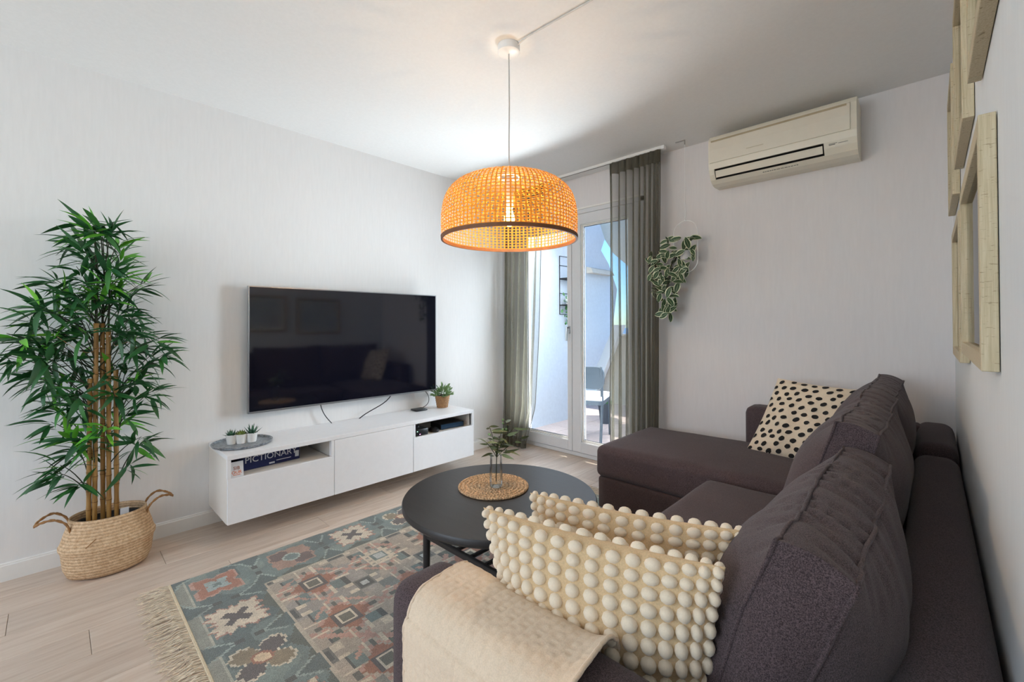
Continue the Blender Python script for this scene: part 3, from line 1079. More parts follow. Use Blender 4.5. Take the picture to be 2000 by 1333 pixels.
def flower(cu, cv, kind):
    x0_, y0_ = Pu - cu, Pv - cv
    x_, y_ = (x0_ + y0_) * .7071, (y0_ - x0_) * .7071
    j_ = jag
    ax_, ay_ = np.abs(x_), np.abs(y_)
    r_ = np.hypot(x_, y_)
    th = np.arctan2(y_, x_)
    if kind == 0:      # rust quatrefoil outline around a pale heart
        rr_ = .088 + .022 * np.cos(4 * th) + .006 * np.cos(12 * th)
        put(r_ < rr_ + .013, PINK)
        put(r_ < rr_ + j_ * .5, C_(168, 106, 86))
        put(r_ < rr_ * .55, C_(160, 178, 180))
        put(r_ < rr_ * .2, TEAL)
    elif kind == 1:    # cream star cross with a dark cross
        rr_ = .098 + .018 * np.cos(4 * th) + .012 * np.cos(16 * th)
        put(r_ < rr_ + .010, C_(170, 124, 112))
        put(r_ < rr_ - .002 + j_ * .4, C_(218, 204, 184))
        put(((ax_ < .016) & (ay_ < .058)) | ((ay_ < .016) & (ax_ < .058)), PURP)
    elif kind == 2:    # four petals, alternately brown-black and olive, cream edged
        rr_ = .12 * np.abs(np.cos(2 * th)) ** .35 + .004 * np.cos(24 * th)
        put(r_ < rr_, CREAMC)
        put((r_ < rr_ - .012 + j_ * .4) & (ax_ > ay_), OLV)
        put((r_ < rr_ - .012 + j_ * .4) & (ax_ <= ay_), PURP)
        put((x_ / .040) ** 2 + (y_ / .034) ** 2 < 1, RUST)
        put((x_ / .030) ** 2 + (y_ / .023) ** 2 < 1, C_(224, 198, 164))
    else:              # dusky rust cross with purple lobes and a ring
        rr_ = .11 + .012 * np.cos(4 * th) + .006 * np.cos(12 * th)
        put(r_ < rr_, C_(166, 130, 116))
        put((r_ < rr_ - .014) & (ax_ > ay_), C_(96, 74, 78))
        put(r_ < .042, C_(170, 184, 180))
        put(r_ < .032, TEAL)


seq = [0, 1, 2, 3, 1, 0]
for k in range(5):
    for cu, off in ((.155, 0), (2.3 - .155, 2)):
        flower(cu, .15 + .325 * k, [0, 1, 2, 1, 0][k] if off == 0 else [3, 1, 2, 1, 3][k])
for k in range(1, 6):
    for cv in (.145, 1.6 - .145):
        flower(.155 + .331 * k, cv, [0, 3, 1, 2, 0, 3, 1][k])
img *= (.86 + .28 * vnoise(.05, 5))[..., None] * (.88 + .24 * rs.rand(ny, nx))[..., None]
img = np.clip(img * .64 + .36 * C_(166, 164, 158), 0, 1)
g = G()
vs = []
hgt = .011
for i in range(ny + 1):
    for j in range(nx + 1):
        vs.append((RX0 + (RX1 - RX0) * j / nx, RY0 + (RY1 - RY0) * i / ny, hgt))
fs = [(i * (nx + 1) + j, i * (nx + 1) + j + 1, (i + 1) * (nx + 1) + j + 1, (i + 1) * (nx + 1) + j) for i in range(ny) for j in range(nx)]
g.add(vs, fs)
RUGM = Mat('woven_rug')
_c = RUGM.n('Attribute', attribute_name='weave')
_m = RUGM.n('MixRGB', blend_type='MULTIPLY')
_m.inputs[0].default_value = 1
RUGM.l(_c.outputs['Color'], _m.inputs[1])
RUGM.l(RUGM.ramp(RUGM.noise(RUGM.coord((1, 2.4, 1)), 190, 3, .7), [(.32, (.66, .66, .68, 1)), (.66, (1.4, 1.4, 1.36, 1))]), _m.inputs[2])
RUGM.l(_m.outputs[0], RUGM.b.inputs['Base Color'])
RUGM.b.inputs['Roughness'].default_value = .95
RUGM.b.inputs['Specular IOR Level'].default_value = .1
RUGM.bump(RUGM.noise(RUGM.coord((1, 2.2, 1)), 330, 2), .5, .002)
pile = part(rug, 'woven_face', g, RUGM.m)
att = pile.data.color_attributes.new('weave', 'FLOAT_COLOR', 'CORNER')
cc = np.ones((ny * nx, 4, 4), dtype=np.float32)
cc[:, :, :3] = img.reshape(-1, 1, 3)
att.data.foreach_set('color', cc.ravel())
part(rug, 'backing', G().box(RX0, RX1, RY0, RY1, .0005, hgt - .0008), plain('rug_backing', (150, 146, 134), .9))
SELV = plain('cream_selvedge', (216, 200, 172), .9, var=.2, nscale=300)
for ya_ in (RY0 - .006, RY1 - .004):
    part(rug, 'selvedge', G().box(RX0, RX1, ya_, ya_ + .010, .001, hgt + .002, .002, 1), SELV)
FRM = plain('cream_fringe', (228, 214, 192), .9, var=.12, nscale=60)
for ye, sg in ((RY0, -1), (RY1, 1)):
    g = G()
    nst = 190
    for i in range(nst):
        for kk in range(2):
            xx = RX0 + (RX1 - RX0) * (i + .5) / nst + (rnd() - .5) * .006
            ln = .085 + .05 * rnd()
            dx = (rnd() - .5) * .05
            pts = [(xx, ye + sg * .002, .009), (xx + dx * .3, ye + sg * ln * .3, .012 + .006 * rnd()), (xx + dx + (rnd() - .5) * .02, ye + sg * ln * .65, .005 + .006 * rnd()), (xx + dx * 1.3 + (rnd() - .5) * .03, ye + sg * ln, .003 + .003 * rnd())]
            g.tube(pts, [.0018, .0016, .0014, .001], 4, cap=False)
    part(rug, 'fringe', g, FRM, kind='stuff')
RUGZ = .0125

# ------------------------------------------------------------------ coffee table
TX, TY, TZ, TR = 1.80, .745, .45, .435
ct = thing('coffee_table', (TX, TY, 0), 'round black coffee table with a slatted lower shelf on the rug', 'coffee table')
part(ct, 'tabletop', G().lathe([(0, -.045), (TR - .05, -.045), (TR - .02, -.040), (TR, -.022), (TR, -.006), (TR - .004, 0), (0, 0)], (TX, TY, TZ), 96), BLACKWOOD, smooth=True)
lg, lgy = .25, .228
rz = math.radians(0)


def tp(a, b, z):
    return (TX + a * math.cos(rz) - b * math.sin(rz), TY + a * math.sin(rz) + b * math.cos(rz), z)


for sa_, sb_ in ((-1, -1), (-1, 1), (1, -1), (1, 1)):
    part(ct, 'leg', G().tube([tp(sa_ * lg, sb_ * lgy, RUGZ), tp(sa_ * lg * .99, sb_ * lgy * .99, TZ - .045)], [.015, .018], 12), BLACKWOOD, smooth=True)
zs = .262
for sb_ in (-1, 1):
    part(ct, 'shelf_rail', G().box(TX - lg, TX + lg, TY + sb_ * lgy - .010, TY + sb_ * lgy + .010, zs - .012, zs + .012, .003, 1), BLACKWOOD)
for k in range(6):
    xx = TX - lg + .03 + k * (2 * lg - .06) / 5
    part(ct, 'slat', G().box(xx - .0085, xx + .0085, TY - lgy, TY + lgy, zs - .006, zs + .006, .002, 1), BLACKWOOD)
MC = Vector((1.715, .785, TZ))
g = G()
nrings = 9
for k in range(nrings):
    r0 = .012 + k * .0185
    m = max(8, int(2 * math.pi * r0 / .013))
    for j in range(m):
        a = 2 * math.pi * (j + .5 * (k % 2)) / m
        c = MC + Vector((r0 * math.cos(a), r0 * math.sin(a), .006))
        q = Matrix.Translation(c) @ Matrix.Rotation(a + math.pi / 2 + .55 * (1 if k % 2 else -1), 4, 'Z') @ Matrix.Diagonal((.0115, .0072, .0062, 1))
        vv, ff = [], []
        for ii in range(4):
            la = -math.pi / 2 + math.pi * ii / 3
            for jj in range(6):
                lo = 2 * math.pi * jj / 6
                vv.append((math.cos(la) * math.cos(lo), math.cos(la) * math.sin(lo), math.sin(la)))
        for ii in range(3):
            for jj in range(6):
                ff.append((ii * 6 + jj, ii * 6 + (jj + 1) % 6, (ii + 1) * 6 + (jj + 1) % 6, (ii + 1) * 6 + jj))
        g.add(vv, ff, q)
pm = thing('woven_placemat', MC, 'round braided brown placemat on the black coffee table', 'placemat')
part(pm, 'braid', g, JUTE, smooth='all', kind='stuff')
part(pm, 'binding', G().lathe([(0, .0005), (.163, .0005), (.167, .004), (.160, .007), (0, .006)], MC, 60), JUTE)
VC = MC + Vector((.028, -.010, .0125))
vs_ = thing('bud_vase', VC, 'clear glass bud vase standing on the round placemat', 'vase')
part(vs_, 'glass_body', G().lathe([(0, .001), (.026, .001), (.030, .006), (.031, .03), (.029, .10), (.027, .145), (.0285, .148)], VC, 32), GLASSV, smooth=True)
SPc = VC + Vector((0, 0, .024))
sp = thing('leafy_sprig', SPc, 'olive-green leafy sprig with buds standing in the glass vase', 'flower')
tops = [Vector((-.055, .01, .245)), Vector((.03, .10, .245)), Vector((.01, .055, .27)), Vector((-.03, -.03, .18)), Vector((.05, .12, .19))]
part(sp, 'stem', G().tube(bez([SPc, SPc + Vector((.002, 0, .06)), SPc + Vector((0, .004, .13)), SPc + Vector((0, .01, .17))], 8), .0022, 6), TWIG, smooth=True)
g = G()
for q in tops:
    g.tube(bez([SPc + Vector((0, .004, .11)), SPc + Vector((q.x * .2, q.y * .2, q.z * .75)), SPc + q], 8), [.0017] * 9, 5)
part(sp, 'stem', g, TWIG, smooth=True)
ol = leaf_mesh('leaf', .072, .0135, OLIVE, 5, .25, .2)
for q in tops:
    for i in range(11):
        f = .45 + .6 * rnd()
        p = SPc + Vector((q.x * f * f, q.y * f * f, q.z * (.35 + .65 * min(1, f))))
        a = rnd() * 6.28
        inst(sp, 'leaf', ol, aim(p, (math.cos(a), math.sin(a), .5 * rnd() - .1), rnd() * 2, .6 + .6 * rnd()))
for dxy in ((-.045, -.03, .15), (.035, -.03, .15), (-.06, 0, .17), (.05, .03, .165)):
    inst(sp, 'leaf', ol, aim(SPc + Vector((0, .004, .12)), dxy, .3, 1.15))
for i in range(9):
    q = random.choice(tops[:3])
    c = SPc + q * (.85 + .2 * rnd()) + Vector((rnd() - .5, rnd() - .5, rnd() - .5)) * .03
    part(sp, 'bud', G().lathe([(0, -.006), (.005, -.002), (.005, .003), (0, .008)], c, 8), HERB if i % 3 else TWIG, smooth='all')

# ------------------------------------------------------------------ sofa
sofa = thing('corner_sofa', (2.8, 1.2, 0), 'dark brown-grey corner sofa with chaise against the right wall', 'sofa')
SX, XB = 2.36, 3.31
part(sofa, 'base', G().soft(SX + .03, XB - .02, .02, 1.74, .05, .26, .02).soft(1.675, XB - .02, 1.745, 2.50, .05, .255, .02), SOFA_IN, smooth='all')
part(sofa, 'armrest', G().soft(2.318, 3.20, -.138, .035, .05, .645, .05, 0, 18), SOFA, smooth='all')
part(sofa, 'armrest', G().soft(2.335, 3.20, 2.46, 2.64, .05, .685, .05, 0, 16), SOFA, smooth='all')
part(sofa, 'back_frame', G().soft(3.165, XB, -.152, 1.985, .05, .655, .05, 0, 20), SOFA, smooth='all')
part(sofa, 'back_frame', G().soft(3.165, XB, 1.99, 2.64, .05, .69, .05, 0, 16), SOFA, smooth='all')
sc = part(sofa, 'seat_cushion', G().soft(SX, 3.16, .05, 1.715, .255, .418, .045, .02, 22, .004, 3), SOFA, smooth='all')
cc_ = part(sofa, 'chaise_cushion', G().soft(1.655, 3.16, 1.74, 2.505, .245, .445, .045, .03, 24, .005, 9), SOFA, smooth='all')
for (xx, yy) in ((2.45, -.05), (3.22, -.05), (1.75, 1.83), (1.75, 2.42), (3.22, 2.5)):
    part(sofa, 'leg', G().lathe([(0, RUGZ if xx < 2.25 and yy < 2 else 0), (.022, RUGZ if xx < 2.25 and yy < 2 else 0), (.026, .055), (0, .055)], (xx, yy, 0), 14), BLACKM, smooth=True)


def back_cushion(y0, y1, xb, zb_, xt, zt_, T=.155, e=.053, seed=0, droop=.02, skew=0.0, Tb=None):
    Bc, Tc = Vector((xb, (y0 + y1) / 2, zb_)), Vector((xt, (y0 + y1) / 2 + skew, zt_))
    up = (Tc - Bc)
    Hh = up.length / 2
    up.normalize()
    nb = Vector((0, 1, 0)).cross(up).normalized()   # points to +x (wall)
    if nb.x < 0:
        nb = -nb
    ctr = (Bc + Tc) / 2
    Wh = (y1 - y0) / 2
    Tb = Tb or T

    def fn(u, v, w_):
        k = max(0, (1 - abs(u) ** 3.2)) ** .8 * max(0, (1 - abs(v + .12 * (1 - v * v)) ** 2.6)) ** .85
        h = e + ((Tb if w_ > 0 else T) - e) * k
        uu = u * (1 - .03 * (1 - v * v)) + .0
        vv = v
        p = ctr + Vector((0, 1, 0)) * (uu * Wh + skew * v) + up * (vv * Hh) + nb * (w_ * h)
        if v > 0:
            p.z -= droop * (1 - u * u) * v * v - .012 * (1 - w_ * w_) * v
        if abs(u) > .999:
            p.y += math.copysign(.022 * (1 - v * v) * (1 - w_ * w_), u)
        # gathered creases across the top and the upper faces
        cr = -math.exp(-(noise.noise(Vector((p.y * 19 + p.x * 9, seed * 3.1, p.x * 4 + p.z * 3))) / .11) ** 2) * .008 * max(0, v) ** 3 * (1 - abs(u) ** 8)
        wr = noise.noise(p * 6 + Vector((seed, seed, 0))) * .010
        p += up * (cr + wr * .4) + nb * w_ * (wr + cr * .5)
        return p
    g_ = G().softcube(fn, 64)
    o = part(sofa, 'back_cushion', g_, SOFA, smooth='all')
    for w_ in (-1, 1):
        ring = []
        N = 26
        for i in range(N):
            ring.append(fn(-1 + 2 * i / N, 1, w_))
        for i in range(N):
            ring.append(fn(1, 1 - 2 * i / N, w_))
        for i in range(N):
            ring.append(fn(1 - 2 * i / N, -1, w_))
        for i in range(N):
            ring.append(fn(-1, -1 + 2 * i / N, w_))
        part(o, 'piping', G().tube(ring, .0042, 5, closed=True), SOFA, smooth='all')
    return o


back_cushion(.115, .845, 2.945, .41, 3.095, .868, .15, .053, 1, .012, Tb=.165)
back_cushion(.85, 1.63, 2.935, .41, 3.075, .935, .15, .05, 2, .02, Tb=.165)
back_cushion(1.64, 2.45, 2.935, .44, 3.07, .93, .15, .05, 3, .01, Tb=.165)


# ------------------------------------------------------------------ loose pillows
def pillow_fn(TL, TR_, BL, BR, T, pinch=.10, e=.55, seed=0, wob=.0):
    TL, TR_, BL, BR = [Vector(q) for q in (TL, TR_, BL, BR)]
    ctr = (TL + TR_ + BL + BR) / 4
    nrm = (TR_ - TL).cross(TL - BL).normalized()
    if nrm.dot(CAM - ctr) < 0:
        nrm = -nrm

    def fn(u, v, s_):
        uu = u * (1 - pinch * (1 - v * v) * abs(u))
        vv = v * (1 - pinch * (1 - u * u) * abs(v))
        a_, b_ = (uu + 1) / 2, (vv + 1) / 2
        p = (TL.lerp(TR_, a_)) * b_ + (BL.lerp(BR, a_)) * (1 - b_)
        k = max(0, (1 - u * u)) ** e * max(0, (1 - v * v)) ** e
        p = p + nrm * (s_ * T * k)
        if wob:
            p += nrm * noise.noise(p * 9 + Vector((seed, 0, 0))) * wob * k
        return p
    return fn, nrm, ctr


def pillow_g(fn, n=26):
    q = [math.sin((-1 + 2 * i / n) * math.pi / 2) for i in range(n + 1)]
    g_ = G()
    vs, fs, idx = [], [], {}

    def V(i, j, s_):
        edge = i in (0, n) or j in (0, n)
        key = (i, j, 0 if edge else s_)
        if key not in idx:
            idx[key] = len(vs)
            vs.append(fn(q[i], q[j], 0 if edge else s_))
        return idx[key]
    for i in range(n):
        for j in range(n):
            for s_ in (1, -1):
                f = [V(i, j, s_), V(i + 1, j, s_), V(i + 1, j + 1, s_), V(i, j + 1, s_)]
                fs.append(tuple(f if s_ > 0 else f[::-1]))
    return g_.add(vs, fs)


def hemi():
    vv, ff = [], []
    n = 10
    for r_, z in ((1.0, -.25), (.97, .25), (.78, .68), (.42, .92)):
        for k in range(n):
            a_ = 2 * math.pi * k / n
            vv.append((r_ * math.cos(a_), r_ * math.sin(a_), z))
    vv.append((0, 0, 1))
    for i in range(3):
        for k in range(n):
            ff.append((i * n + k, i * n + (k + 1) % n, (i + 1) * n + (k + 1) % n, (i + 1) * n + k))
    for k in range(n):
        ff.append((3 * n + k, 3 * n + (k + 1) % n, 4 * n))
    return vv, ff


hv_, hf_ = hemi()
bob_me = bpy.data.meshes.new('bobble')
bob_me.from_pydata(hv_, [], hf_)
bob_me.polygons.foreach_set('use_smooth', [True] * len(hf_))
bob_me.materials.append(BOB)


def bobble_pillow(TL, TR_, BL, BR, T, label, nu=16, nv=14, seed=1):
    fn, nrm, ctr = pillow_fn(TL, TR_, BL, BR, T, .07, .5)
    base = (Vector(BL) + Vector(BR)) / 2
    r = thing('bobble_pillow', base, label, 'pillow')
    part(r, 'cover', pillow_g(fn), GROUND, smooth='all')
    back = G()
    for s_ in (1, -1):
        for i in range(nu):
            for j in range(nv):
                a_, b_ = (-1 + 2 * (i + .5) / nu), (-1 + 2 * (j + .5) / nv)
                u, v = .55 * a_ + .45 * math.sin(a_ * math.pi / 2), .55 * b_ + .45 * math.sin(b_ * math.pi / 2)
                ju, jv = .008 * math.sin(i * 5.1 + j * 1.7), .008 * math.sin(i * 2.3 + j * 4.1)
                u, v = max(-.99, min(.99, u + ju / nu * 4)), max(-.99, min(.99, v + jv / nv * 4))
                p = fn(u, v, s_)
                d = .01
                tu = (fn(min(1, u + d), v, s_) - fn(max(-1, u - d), v, s_)).normalized()
                tv_ = (fn(u, min(1, v + d), s_) - fn(u, max(-1, v - d), s_)).normalized()
                nz = tu.cross(tv_).normalized()
                if nz.dot(nrm * s_) < 0:
                    nz = -nz
                tv_ = nz.cross(tu)
                pu_ = (fn(min(1, u + d), v, s_) - fn(max(-1, u - d), v, s_)).length / (min(1, u + d) - max(-1, u - d)) * 2 / nu * (.55 + .45 * math.pi / 2 * math.cos(a_ * math.pi / 2))
                pv_ = (fn(u, min(1, v + d), s_) - fn(u, max(-1, v - d), s_)).length / (min(1, v + d) - max(-1, v - d)) * 2 / nv * (.55 + .45 * math.pi / 2 * math.cos(b_ * math.pi / 2))
                rr = max(.009, min(.0150, pu_ * .46)) * (.95 + .1 * rnd())
                rv_ = max(.0095, min(.0180, pv_ * .46)) * (.95 + .1 * rnd())
                q = Matrix(((tu.x, tv_.x, nz.x, p.x), (tu.y, tv_.y, nz.y, p.y), (tu.z, tv_.z, nz.z, p.z), (0, 0, 0, 1))) @ Matrix.Diagonal((rr, rv_, .0125, 1))
                if s_ > 0:
                    inst(r, 'bobble', bob_me, q)
                else:
                    back.add(hv_, hf_, q)
    part(r, 'rear_bobbles', back, BOB, smooth='all', kind='stuff')
    return r


bobble_pillow((2.478, .020, .803), (2.968, .132, .806), (2.52, .105, .40), (2.93, .20, .40), .072, 'front cream bobble pillow standing against the sofa arm beside the throw')
bobble_pillow((2.485, .175, .795), (2.965, .335, .795), (2.47, .245, .42), (2.93, .37, .42), .065, 'rear cream bobble pillow behind the other bobble pillow', seed=2)

fn, nrm, ctr = pillow_fn((2.545, 2.415, .885), (2.995, 2.35, .86), (2.415, 2.225, .455), (2.86, 2.14, .455), .085, .05, .5, 4, .03)
dp = thing('dotted_pillow', (2.62, 2.22, .43), 'cream pillow with black dots leaning in the far sofa corner', 'pillow')
part(dp, 'cover', pillow_g(fn, 30), CREAM, smooth='all')
INK = plain('black_print', (30, 28, 28), .9)
g = G()
random.seed(11)
for j in range(12):
    for i in range(8):
        u = -.94 + 1.88 * (i + .5 * (j % 2)) / 7.5 + (rnd() - .5) * .06
        v = -.92 + 1.84 * j / 11 + (rnd() - .5) * .05
        if abs(u) > .96:
            continue
        ru, rv, th = .058 + .018 * rnd(), .045 + .014 * rnd(), .4 + (rnd() - .5)
        ring = []
        for k in range(12):
            a = 2 * math.pi * k / 12
            wob_ = 1 + .18 * (rnd() - .5)
            x_, y_ = ru * math.cos(a) * wob_, rv * math.sin(a) * wob_
            uu, vv = u + x_ * math.cos(th) - y_ * math.sin(th), v + x_ * math.sin(th) + y_ * math.cos(th)
            ring.append(fn(max(-.995, min(.995, uu)), max(-.995, min(.995, vv)), 1) + nrm * .0022)
        c = fn(u, v, 1) + nrm * .0026
        g.add(ring + [c], [(k, (k + 1) % 12, 12) for k in range(12)])
part(dp, 'printed_dots', g, INK, smooth='all', kind='stuff')
g = G()
ring = [fn(-1 + 2 * i / 20, -1, 0) for i in range(20)] + [fn(1, -1 + 2 * i / 20, 0) for i in range(20)] + [fn(1 - 2 * i / 20, 1, 0) for i in range(20)] + [fn(-1, 1 - 2 * i / 20, 0) for i in range(20)]
part(dp, 'seam', G().tube(ring, .003, 5, closed=True), CREAM, smooth='all')

# ------------------------------------------------------------------ throw over the near arm
prof = []          # (y, z) path over the arm, outside to inside
y_out, y_in, zt_, rr = -.146, .043, .653, .052
for z in np.linspace(.20, zt_ - rr, 26):
    prof.append((y_out - .010 * math.sin((z - .2) * 5), z))
for a in np.linspace(0, math.pi / 2, 9)[1:]:
    prof.append((y_out + rr - rr * math.cos(a), zt_ - rr + rr * math.sin(a)))
for yy in np.linspace(y_out + rr, y_in - rr, 8)[1:]:
    prof.append((yy, zt_))
for a in np.linspace(0, math.pi / 2, 9)[1:]:
    prof.append((y_in - rr + rr * math.sin(a), zt_ - rr + rr * math.cos(a)))
for z in np.linspace(zt_ - rr, .50, 8)[1:]:
    prof.append((y_in + .002, z))
pl = np.array(prof)
sl = np.concatenate([[0], np.cumsum(np.hypot(*np.diff(pl, axis=0).T))])
tot = sl[-1]


def throw_fn(a, b):
    s_ = b * tot
    y_ = np.interp(s_, sl, pl[:, 0])
    z_ = np.interp(s_, sl, pl[:, 1])
    y2, z2 = np.interp(min(tot, s_ + .004), sl, pl[:, 0]), np.interp(min(tot, s_ + .004), sl, pl[:, 1])
    y1_, z1_ = np.interp(max(0, s_ - .004), sl, pl[:, 0]), np.interp(max(0, s_ - .004), sl, pl[:, 1])
    t_ = Vector((0, y2 - y1_, z2 - z1_)).normalized()
    nr = Vector((0, -t_.z, t_.y))
    x0_ = 2.415 + .02 * math.sin(b * 4)
    x1_ = 2.815 + .03 * math.sin(b * 3 + 1) - .05 * max(0, .45 - b)
    x_ = x0_ + (x1_ - x0_) * a
    # basket weave: blocks of alternating direction
    cu_, cv_ = (x_ - 2.4) / .0165, s_ / .0165
    par = (int(math.floor(cu_)) + int(math.floor(cv_))) % 2
    fu_, fv_ = cu_ % 1, cv_ % 1
    h = (max(0, math.sin(math.pi * fu_)) ** .5 if par else max(0, math.sin(math.pi * fv_)) ** .5) * .0030 + (.0006 if par else 0)
    edge = min(a, 1 - a) * (x1_ - x0_)
    lift = .012 * max(0, (a - .88) / .12) ** 2
    wv = .004 * math.sin(x_ * 17 + s_ * 6)
    return Vector((x_, y_, z_)) + nr * (h + .003 + lift + max(0, wv))


th_ = thing('throw_blanket', (2.63, -.06, .67), 'beige basket-weave throw draped over the near sofa armrest', 'blanket')
o = part(th_, 'woven_cloth', G().grid(throw_fn, 118, 150), THROW, smooth='all')
sm = o.modifiers.new('thickness', 'SOLIDIFY')
sm.thickness = .004
sm.offset = 0
hem = [throw_fn(a, 1) for a in np.linspace(0, 1, 30)]
for a_ in (0, 1):
    part(th_, 'hem', G().tube([throw_fn(a_, b) for b in np.linspace(0, 1, 90)], .004, 6), THROW, smooth='all')

# ------------------------------------------------------------------ pendant lamp
LX, LY = 1.745, .868
lampo = thing('pendant_lamp', (LX, LY, H), 'orange glowing woven rattan pendant lamp hanging from the ceiling', 'lamp')
part(lampo, 'canopy', G().lathe([(0, -.040), (.046, -.040), (.054, -.034), (.054, 0), (0, 0)], (LX, LY, H), 40), WHITE, smooth=True)
part(lampo, 'cord', G().tube([(LX, LY, H - .04), (LX + .002, LY, 2.3), (LX - .001, LY, 2.1), (LX, LY, 1.93)], .0032, 8), CORDM, smooth=True)
part(lampo, 'ceiling_cable', G().tube([(LX + .05, LY + .01, H - .012), (LX + .12, LY + .005, H - .005), (LX + .25, LY + .01, H - .006), (LX + .45, LY + .018, H - .005), (LX + .9, LY + .02, H - .005), (WR, LY + .02, H - .005)], .0038, 6), CORDM, smooth=True)
prof_s = [(.325, 1.638), (.3265, 1.66), (.328, 1.69), (.328, 1.72), (.327, 1.75), (.324, 1.78), (.318, 1.81), (.308, 1.84), (.290, 1.868), (.262, 1.895), (.225, 1.915), (.18, 1.928), (.13, 1.936), (.085, 1.940), (.05, 1.942)]
pr_ = np.array(prof_s)
ss = np.concatenate([[0], np.cumsum(np.hypot(*np.diff(pr_, axis=0).T))])


def lam(s_):
    return np.interp(s_, ss, pr_[:, 0]), np.interp(s_, ss, pr_[:, 1])


g = G()
NV = 96
ns = 30
for k in range(NV):
    a = 2 * math.pi * k / NV
    hw = .0036
    smax = ss[-1] if k % 4 == 0 else (ss[-4] if k % 2 == 0 else ss[-6])
    vv, ff = [], []
    for i in range(ns + 1):
        r_, z_ = lam(smax * i / ns)
        rr_ = r_ + .0016 * (1 if (i + k) % 2 else -1)
        for sg in (-1, 1):
            wv = min(hw, r_ * math.pi / NV * .66)
            vv.append((LX + rr_ * math.cos(a) - sg * wv * math.sin(a), LY + rr_ * math.sin(a) + sg * wv * math.cos(a), z_))
        if i:
            q = (i - 1) * 2
            ff.append((q, q + 1, q + 3, q + 2))
    g.add(vv, ff)
part(lampo, 'upright_strips', g, RATTAN, smooth='all')
g = G()
NH = 32
for k in range(NH):
    s_ = .008 + (ss[-1] - .02) * k / (NH - 1)
    r_, z_ = lam(s_)
    r2, z2 = lam(s_ + .0046)
    m = NV
    vv, ff = [], []
    for j in range(m):
        a = 2 * math.pi * j / m
        o_ = .0016 * (1 if (j + k) % 2 else -1)
        vv.append((LX + (r_ + o_) * math.cos(a), LY + (r_ + o_) * math.sin(a), z_))
        vv.append((LX + (r2 + o_) * math.cos(a), LY + (r2 + o_) * math.sin(a), z2))
        q, q2 = 2 * j, 2 * ((j + 1) % m)
        ff.append((q, q2, q2 + 1, q + 1))
    g.add(vv, ff)
part(lampo, 'hoop_strips', g, RATTAN, smooth='all')
part(lampo, 'rim', G().lathe([(.321, 1.630), (.330, 1.630), (.331, 1.646), (.322, 1.646)], (LX, LY, 0), 80, close=True), RATTAN_RIM, smooth=True)
part(lampo, 'top_ring', G().lathe([(.046, 1.938), (.056, 1.938), (.056, 1.944), (.046, 1.944)], (LX, LY, 0), 30, close=True).box(LX - .05, LX + .05, LY - .003, LY + .003, 1.938, 1.942).box(LX - .003, LX + .003, LY - .05, LY + .05, 1.938, 1.942), WHITE)
part(lampo, 'socket', G().lathe([(0, 1.93), (.012, 1.93), (.02, 1.91), (.021, 1.80), (.018, 1.79), (0, 1.79)], (LX, LY, 0), 20), WHITE, smooth=True)
part(lampo, 'bulb', G().lathe([(0, 1.70), (.014, 1.704), (.025, 1.72), (.026, 1.742), (.018, 1.77), (.013, 1.79), (0, 1.79)], (LX, LY, 0), 20), BULB, smooth='all')
lamp('POINT', 'bulb_light', (LX, LY, 1.735), (LX, LY, 0), 22, (1.0, .71, .40), shadow_soft_size=.035)

# ------------------------------------------------------------------ curtain track and curtains
part_y = 2.545
tr = thing('curtain_track', (1.1, part_y, H), 'white ceiling curtain track above the balcony door', 'curtain rail')
part(tr, 'rail', G().box(.03, 1.75, part_y - .014, part_y + .014, H - .022, H, .002), TRIM)
part(tr, 'rail_groove', G().box(.03, 1.72, part_y - .0035, part_y + .0035, H - .0235, H - .0215), GASKET)
part(tr, 'end_cap', G().box(1.75, 1.775, part_y - .018, part_y + .018, H - .028, H - .001, .003), WHITE)


def curtain(x0t, x1t, x0b, x1b, ztop, zbot, nf, label, name, seed, dens, ydepth=.045, sway=None):
    r = thing(name, ((x0t + x1t) / 2, part_y, zbot), label, 'curtain')

    def fn(a, b):
        z = zbot + (ztop - zbot) * b
        # dens warps the fold density across the width
        aw = dens(a)
        x_ = (x0t + (x1t - x0t) * aw) * b + (x0b + (x1b - x0b) * aw) * (1 - b)
        if sway:
            x_ += sway(aw, b)
        ph = nf * 2 * math.pi * a + .8 * noise.noise(Vector((a * 4, b * 1.5, seed)))
        amp = ydepth * (.55 + .45 * (1 - b)) * (.6 + .6 * noise.noise(Vector((a * 6, seed, .4))) ** 2 + .4)
        y_ = part_y + amp * math.sin(ph) + .012 * noise.noise(Vector((a * 20, b * 3, seed)))
        if b > .965:
            k = (b - .965) / .035
            y_ = part_y + (y_ - part_y) * (1 - .5 * k) + .006 * math.sin(a * nf * 5 * math.pi) * k
        x_ += .012 * math.cos(ph * 1.0) * (1 if nf > 4 else .4)
        return Vector((x_, y_, z))
    part(r, 'cloth', G().grid(fn, 220, 44), CURTAIN, smooth='all')
    part(r, 'header_tape', G().grid(lambda a, b: fn(a, .962 + .038 * b) + Vector((0, -.002, 0)), 220, 3), HEMM, smooth='all')
    part(r, 'side_hem', G().tube([fn(0, b) for b in np.linspace(0, 1, 40)], .0032, 5).tube([fn(1, b) for b in np.linspace(0, 1, 40)], .0032, 5), HEMM, smooth='all')
    part(r, 'bottom_hem', G().grid(lambda a, b: fn(a, .03 * b) + Vector((0, -.002, 0)), 220, 2), HEMM, smooth='all')
    return r


